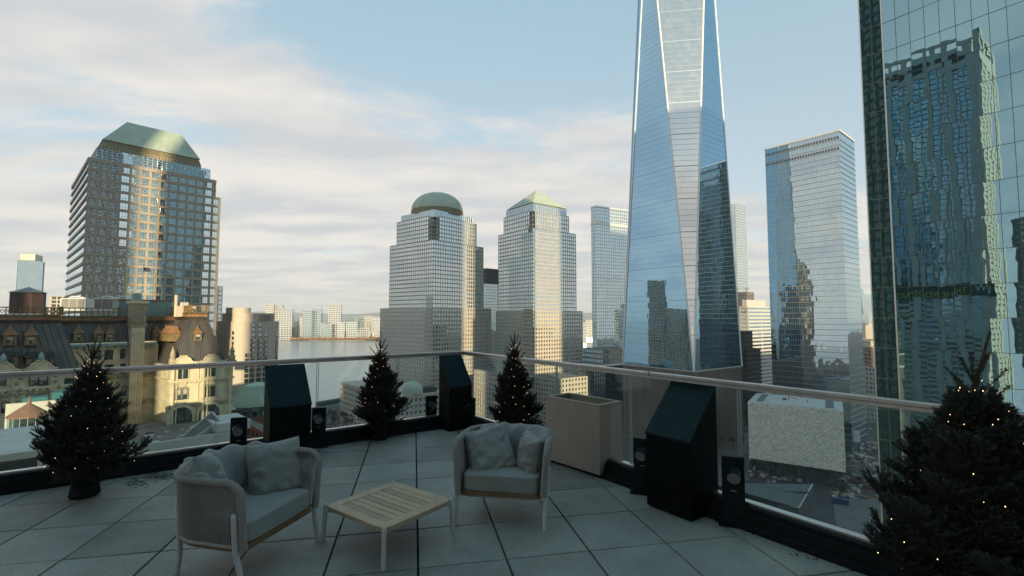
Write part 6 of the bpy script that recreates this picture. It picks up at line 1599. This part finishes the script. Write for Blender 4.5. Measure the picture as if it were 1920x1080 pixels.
# ================================================================== FIR TREES WITH LIGHTS
M_['needle'] = mat('fir_needles', (.007,.019,.014), .55, var=.5, vs=6, spec=.4)
M_['needle2'] = mat('fir_needles_pale', (.012,.028,.018), .55, var=.4, vs=6, spec=.4)
M_['twig'] = mat('fir_twig', (.045,.03,.02), .9, var=.3)
bulb_m = emis('warm_bulb', (1.0,.58,.28), 3.0)
bl_ = MB(); bl_.lathe([(.0,-1),(.7,-.7),(1,0),(.7,.7),(.0,1)],(0,0,0),6,0); bulb_me = bl_.mesh('bulb', bulb_m)
def fir(pos, H, Rr, seed, label, zlow=.12, lean=(0,0), leader=.16, dens=1.0, nb=60, lights=55, potr=.115, nlen=.0165, leaderlean=(0,0)):
    rnd = random.Random(seed); rs = np.random.default_rng(seed)
    t_ = thing('fir_tree', label, 'fir tree', (pos[0],pos[1],0), 0, 'cut fir trees with fairy lights')
    segs = []      # (p, q, r)
    H0 = H-leader; tr = MB()
    tr.tube([(0,0,.05),(lean[0]*.5,lean[1]*.5,H0*.5),(lean[0],lean[1],H0)],[.032,.022,.008],8)
    ld = Vector((lean[0],lean[1],H0)); le = ld+Vector((leaderlean[0],leaderlean[1],leader)); tr.tube([ld,ld.lerp(le,.5)+Vector((.004,0,0)),le],[.008,.006,.004],6)
    tr.build('trunk', M_['twig'], t_)
    segs.append((ld-Vector((0,0,.05)), le, .55))
    tips = []
    def shoot(p, d, L, curve=.12):
        # one needled finger, bending upwards towards its tip
        q = p+d*(L*.55)+Vector((0,0,curve*L*.15)); r_ = p+d*L+Vector((0,0,curve*L)); segs.append((p,q,1)); segs.append((q,r_,1.15)); tips.append(r_)
    for zz,n0,l0,u0 in ((0,5,.15,62),(-.075,5,.17,50),(-.15,6,.19,44),(-.23,7,.20,40)):
        for j in range(n0):
            a = 2*pi*j/n0+rnd.uniform(-.3,.3)+zz*9; up = R_(u0+rnd.uniform(-8,8)); shoot(Vector((lean[0],lean[1],H0+zz)), Vector((cos(a)*cos(up),sin(a)*cos(up),sin(up))), l0*rnd.uniform(.7,1.15))
    for k_ in range(nb):
        f = ((k_+.5)/nb)**.95; z = zlow+(H0-.12-zlow)*f
        a = k_*2.39996+rnd.uniform(-.4,.4)
        L = Rr*((1-f)**.80*min(1,.80+f*1.2)*rnd.choice((.80,.9,1.0,1.08))*rnd.uniform(.95,1.06)+.20*(1-.3*f)*.6)
        up = R_(rnd.uniform(10,30)+30*f)
        base = Vector((lean[0]*z/H0,lean[1]*z/H0,z)); d = Vector((cos(a)*cos(up),sin(a)*cos(up),sin(up)))
        side = d.cross(Vector((0,0,1))).normalized(); upv = side.cross(d).normalized()
        n_ = max(2,int(L/.07)); pl = [base+d*(L*i/n_)+Vector((0,0,-.05*L*sin(pi*i/n_)+.10*L*(i/n_)**2)) for i in range(n_+1)]
        for i in range(n_): segs.append((pl[i],pl[i+1], .5 if i == 0 else 1.1))
        tips.append(pl[-1])
        m_ = max(2,int(L/.048))
        for i in range(m_):
            s = .18+.74*i/m_; pp0 = base+d*(L*s)+Vector((0,0,-.05*L*sin(pi*s)+.10*L*s*s)); l2 = min(.19,(L*(1-s)*.55+.062)*rnd.uniform(.75,1.2))
            for sg in (-1,1):
                if rnd.random() < .08: continue
                e = (d*.70+side*sg*rnd.uniform(.45,.75)+upv*rnd.uniform(-.15,.55)).normalized(); shoot(pp0, e, l2, .16)
                if l2 > .11:
                    for g_ in (.35,.62):
                        for s2 in (-1,1):
                            e2 = (e*.75+e.cross(upv).normalized()*s2*.55+upv*rnd.uniform(0,.4)).normalized(); shoot(pp0+e*l2*g_, e2, l2*(1-g_)*.7+.03, .16)
            if rnd.random() < .5: shoot(pp0, (d*.5+upv*.8).normalized(), l2*.6, .1)
    # trunk itself needles near the top
    A = np.array([list(s[0]) for s in segs]); B = np.array([list(s[1]) for s in segs]); wgt = np.array([s[2] for s in segs])
    Ls = np.linalg.norm(B-A,axis=1); cnt = np.maximum(1,(Ls*760*dens*wgt).astype(int)); idx = np.repeat(np.arange(len(segs)),cnt); n = len(idx)
    tt_ = rs.random(n)[:,None]; P = A[idx]*(1-tt_)+B[idx]*tt_; D = (B-A)[idx]/np.maximum(Ls[idx],1e-6)[:,None]
    rv = rs.normal(size=(n,3)); rv -= (rv*D).sum(1)[:,None]*D; rv /= np.linalg.norm(rv,axis=1)[:,None]; rv[:,2] = rv[:,2]*.9+.08
    nd = D*.62+rv*.85; nd /= np.linalg.norm(nd,axis=1)[:,None]; ln_ = nlen*rs.uniform(.7,1.2,n)[:,None]
    sd = np.cross(nd, rs.normal(size=(n,3))); sd /= np.linalg.norm(sd,axis=1)[:,None]; hw = .0011
    V = np.empty((n,3,3)); V[:,0] = P-sd*hw; V[:,1] = P+sd*hw; V[:,2] = P+nd*ln_
    V = np.empty((n,4,3)); V[:,0] = P-sd*hw*.6; V[:,1] = P+nd*ln_*.5-sd*hw*1.3; V[:,2] = P+nd*ln_; V[:,3] = P+nd*ln_*.5+sd*hw*1.3
    me = bpy.data.meshes.new('needles'); me.vertices.add(n*4); me.vertices.foreach_set('co', V.reshape(-1)); me.loops.add(n*4); me.loops.foreach_set('vertex_index', np.arange(n*4,dtype=np.int32))
    me.polygons.add(n); me.polygons.foreach_set('loop_start', np.arange(0,n*4,4,dtype=np.int32)); me.polygons.foreach_set('loop_total', np.full(n,4,dtype=np.int32))
    me.materials.append(M_['needle']); me.materials.append(M_['needle2']); me.polygons.foreach_set('material_index', (rs.random(n) < .35).astype(np.int32)); me.update(); me.validate()
    o = bpy.data.objects.new('crown', me); COL.objects.link(o); o.parent = t_; o['kind'] = 'stuff'
    tw = MB()
    for (a,b2,w_) in segs: tw.bar(a,b2,.004,.004,0)
    tw.build('branch', M_['twig'], t_)['kind'] = 'stuff'
    pt_ = MB(); pt_.lathe([(potr*.8,0),(potr*1.05,.02),(potr,.05),(potr*.86,.15),(potr*.95,.16),(potr*.93,.175),(potr*.80,.175),(potr*.78,.10),(.01,.09)],(0,0,0),28); pt_.build('stand', M_['black'], t_)
    # fairy lights: a wire wound round with bulbs
    ls = thing('fairy_lights', 'string of warm fairy lights on the fir '+{11:'at the far left',12:'between the left and corner boxes',13:'behind the middle armchair',14:'closest to the camera at the right edge'}[seed], 'fairy lights', (pos[0],pos[1],0), 0, 'strings of fairy lights')
    wire = []; nl = lights; turns = 9
    for i in range(nl*3):
        f = i/(nl*3); z = zlow+.14+(H0-zlow-.12)*(f**1.12); a = f*turns*2*pi+rnd.uniform(-.25,.25); ff = min(1,max(0,(z-zlow)/(H0-zlow))); rr2 = Rr*((1-ff)**.8*min(1,.8+ff*1.2))*rnd.uniform(.52,.84)+.03
        wire.append(Vector((rr2*cos(a),rr2*sin(a),z+rnd.uniform(-.03,.03))))
    w2 = MB(); w2.tube(wire,.0014,4,0,cap=False); w2.build('wire', M_['black'], ls)
    for i in range(nl):
        q = wire[i*3+1]; s = .0021; inst('bulb', bulb_me, ls, (q.x*1.03,q.y*1.03,q.z-.01), (0,0,0), (s,s,s*1.4))
    return t_
fir((-4.05,4.66), 1.50, .47, 11, 'fir tree with a broad dark crown at the far left of the terrace', nb=84, lights=80, leader=.22, leaderlean=(.03,0))
fir((-1.85,6.80), 1.50, .44, 12, 'fir tree with an upright tip between the left and corner boxes', nb=78, lights=75, leader=.26)
fir((.03,6.65), 1.48, .40, 13, 'fir tree with the slimmest crown behind the middle armchair', nb=78, lights=80, leader=.18)
fir((2.44,2.56), 1.62, .62, 14, 'fir tree with a bent leading shoot closest to the camera at the right edge', nb=100, lights=100, leader=.27, leaderlean=(.12,.02), dens=1.2, potr=.14, nlen=.018)
# fallen needles and dirt by the kerb
rl = random.Random(6); m = MB()
for (px,py,sx,sy,n_) in ((735,797,34,6,260),(785,796,22,4,120),(255,903,34,11,120),(300,893,30,8,160),(1560,1035,60,16,200),(1480,1012,40,8,90),(690,815,16,5,60),(745,806,40,8,90)):
    for k_ in range(n_):
        q = atz(px+rl.gauss(0,sx*.5),py+rl.gauss(0,sy*.5),.004); a = rl.uniform(0,pi); l = rl.uniform(.004,.014); m.obox((q.x,q.y,.004),(cos(a)*l,sin(a)*l,0),(-sin(a)*.0016,cos(a)*.0016,0),(0,0,.0015),0)
m.build('fallen_needles', mat('dry_needles',(.02,.02,.014),.9,var=.3))['kind'] = 'stuff'

# ================================================================== AIR
hm = bpy.data.materials.new('haze'); hm.use_nodes = True; t = hm.node_tree; t.nodes.clear(); o1 = t.nodes.new('ShaderNodeOutputMaterial'); pv = t.nodes.new('ShaderNodeVolumePrincipled')
pv.inputs['Color'].default_value = (.86,.93,1.0,1); pv.inputs['Density'].default_value = 0.9e-4; t.links.new(pv.outputs[0], o1.inputs['Volume'])
HAZE = True
if HAZE:
    b = MB(); b.box((-17000,-1200,STREET-8),(17000,17000,345)); b.build('haze', hm)['kind'] = 'stuff'
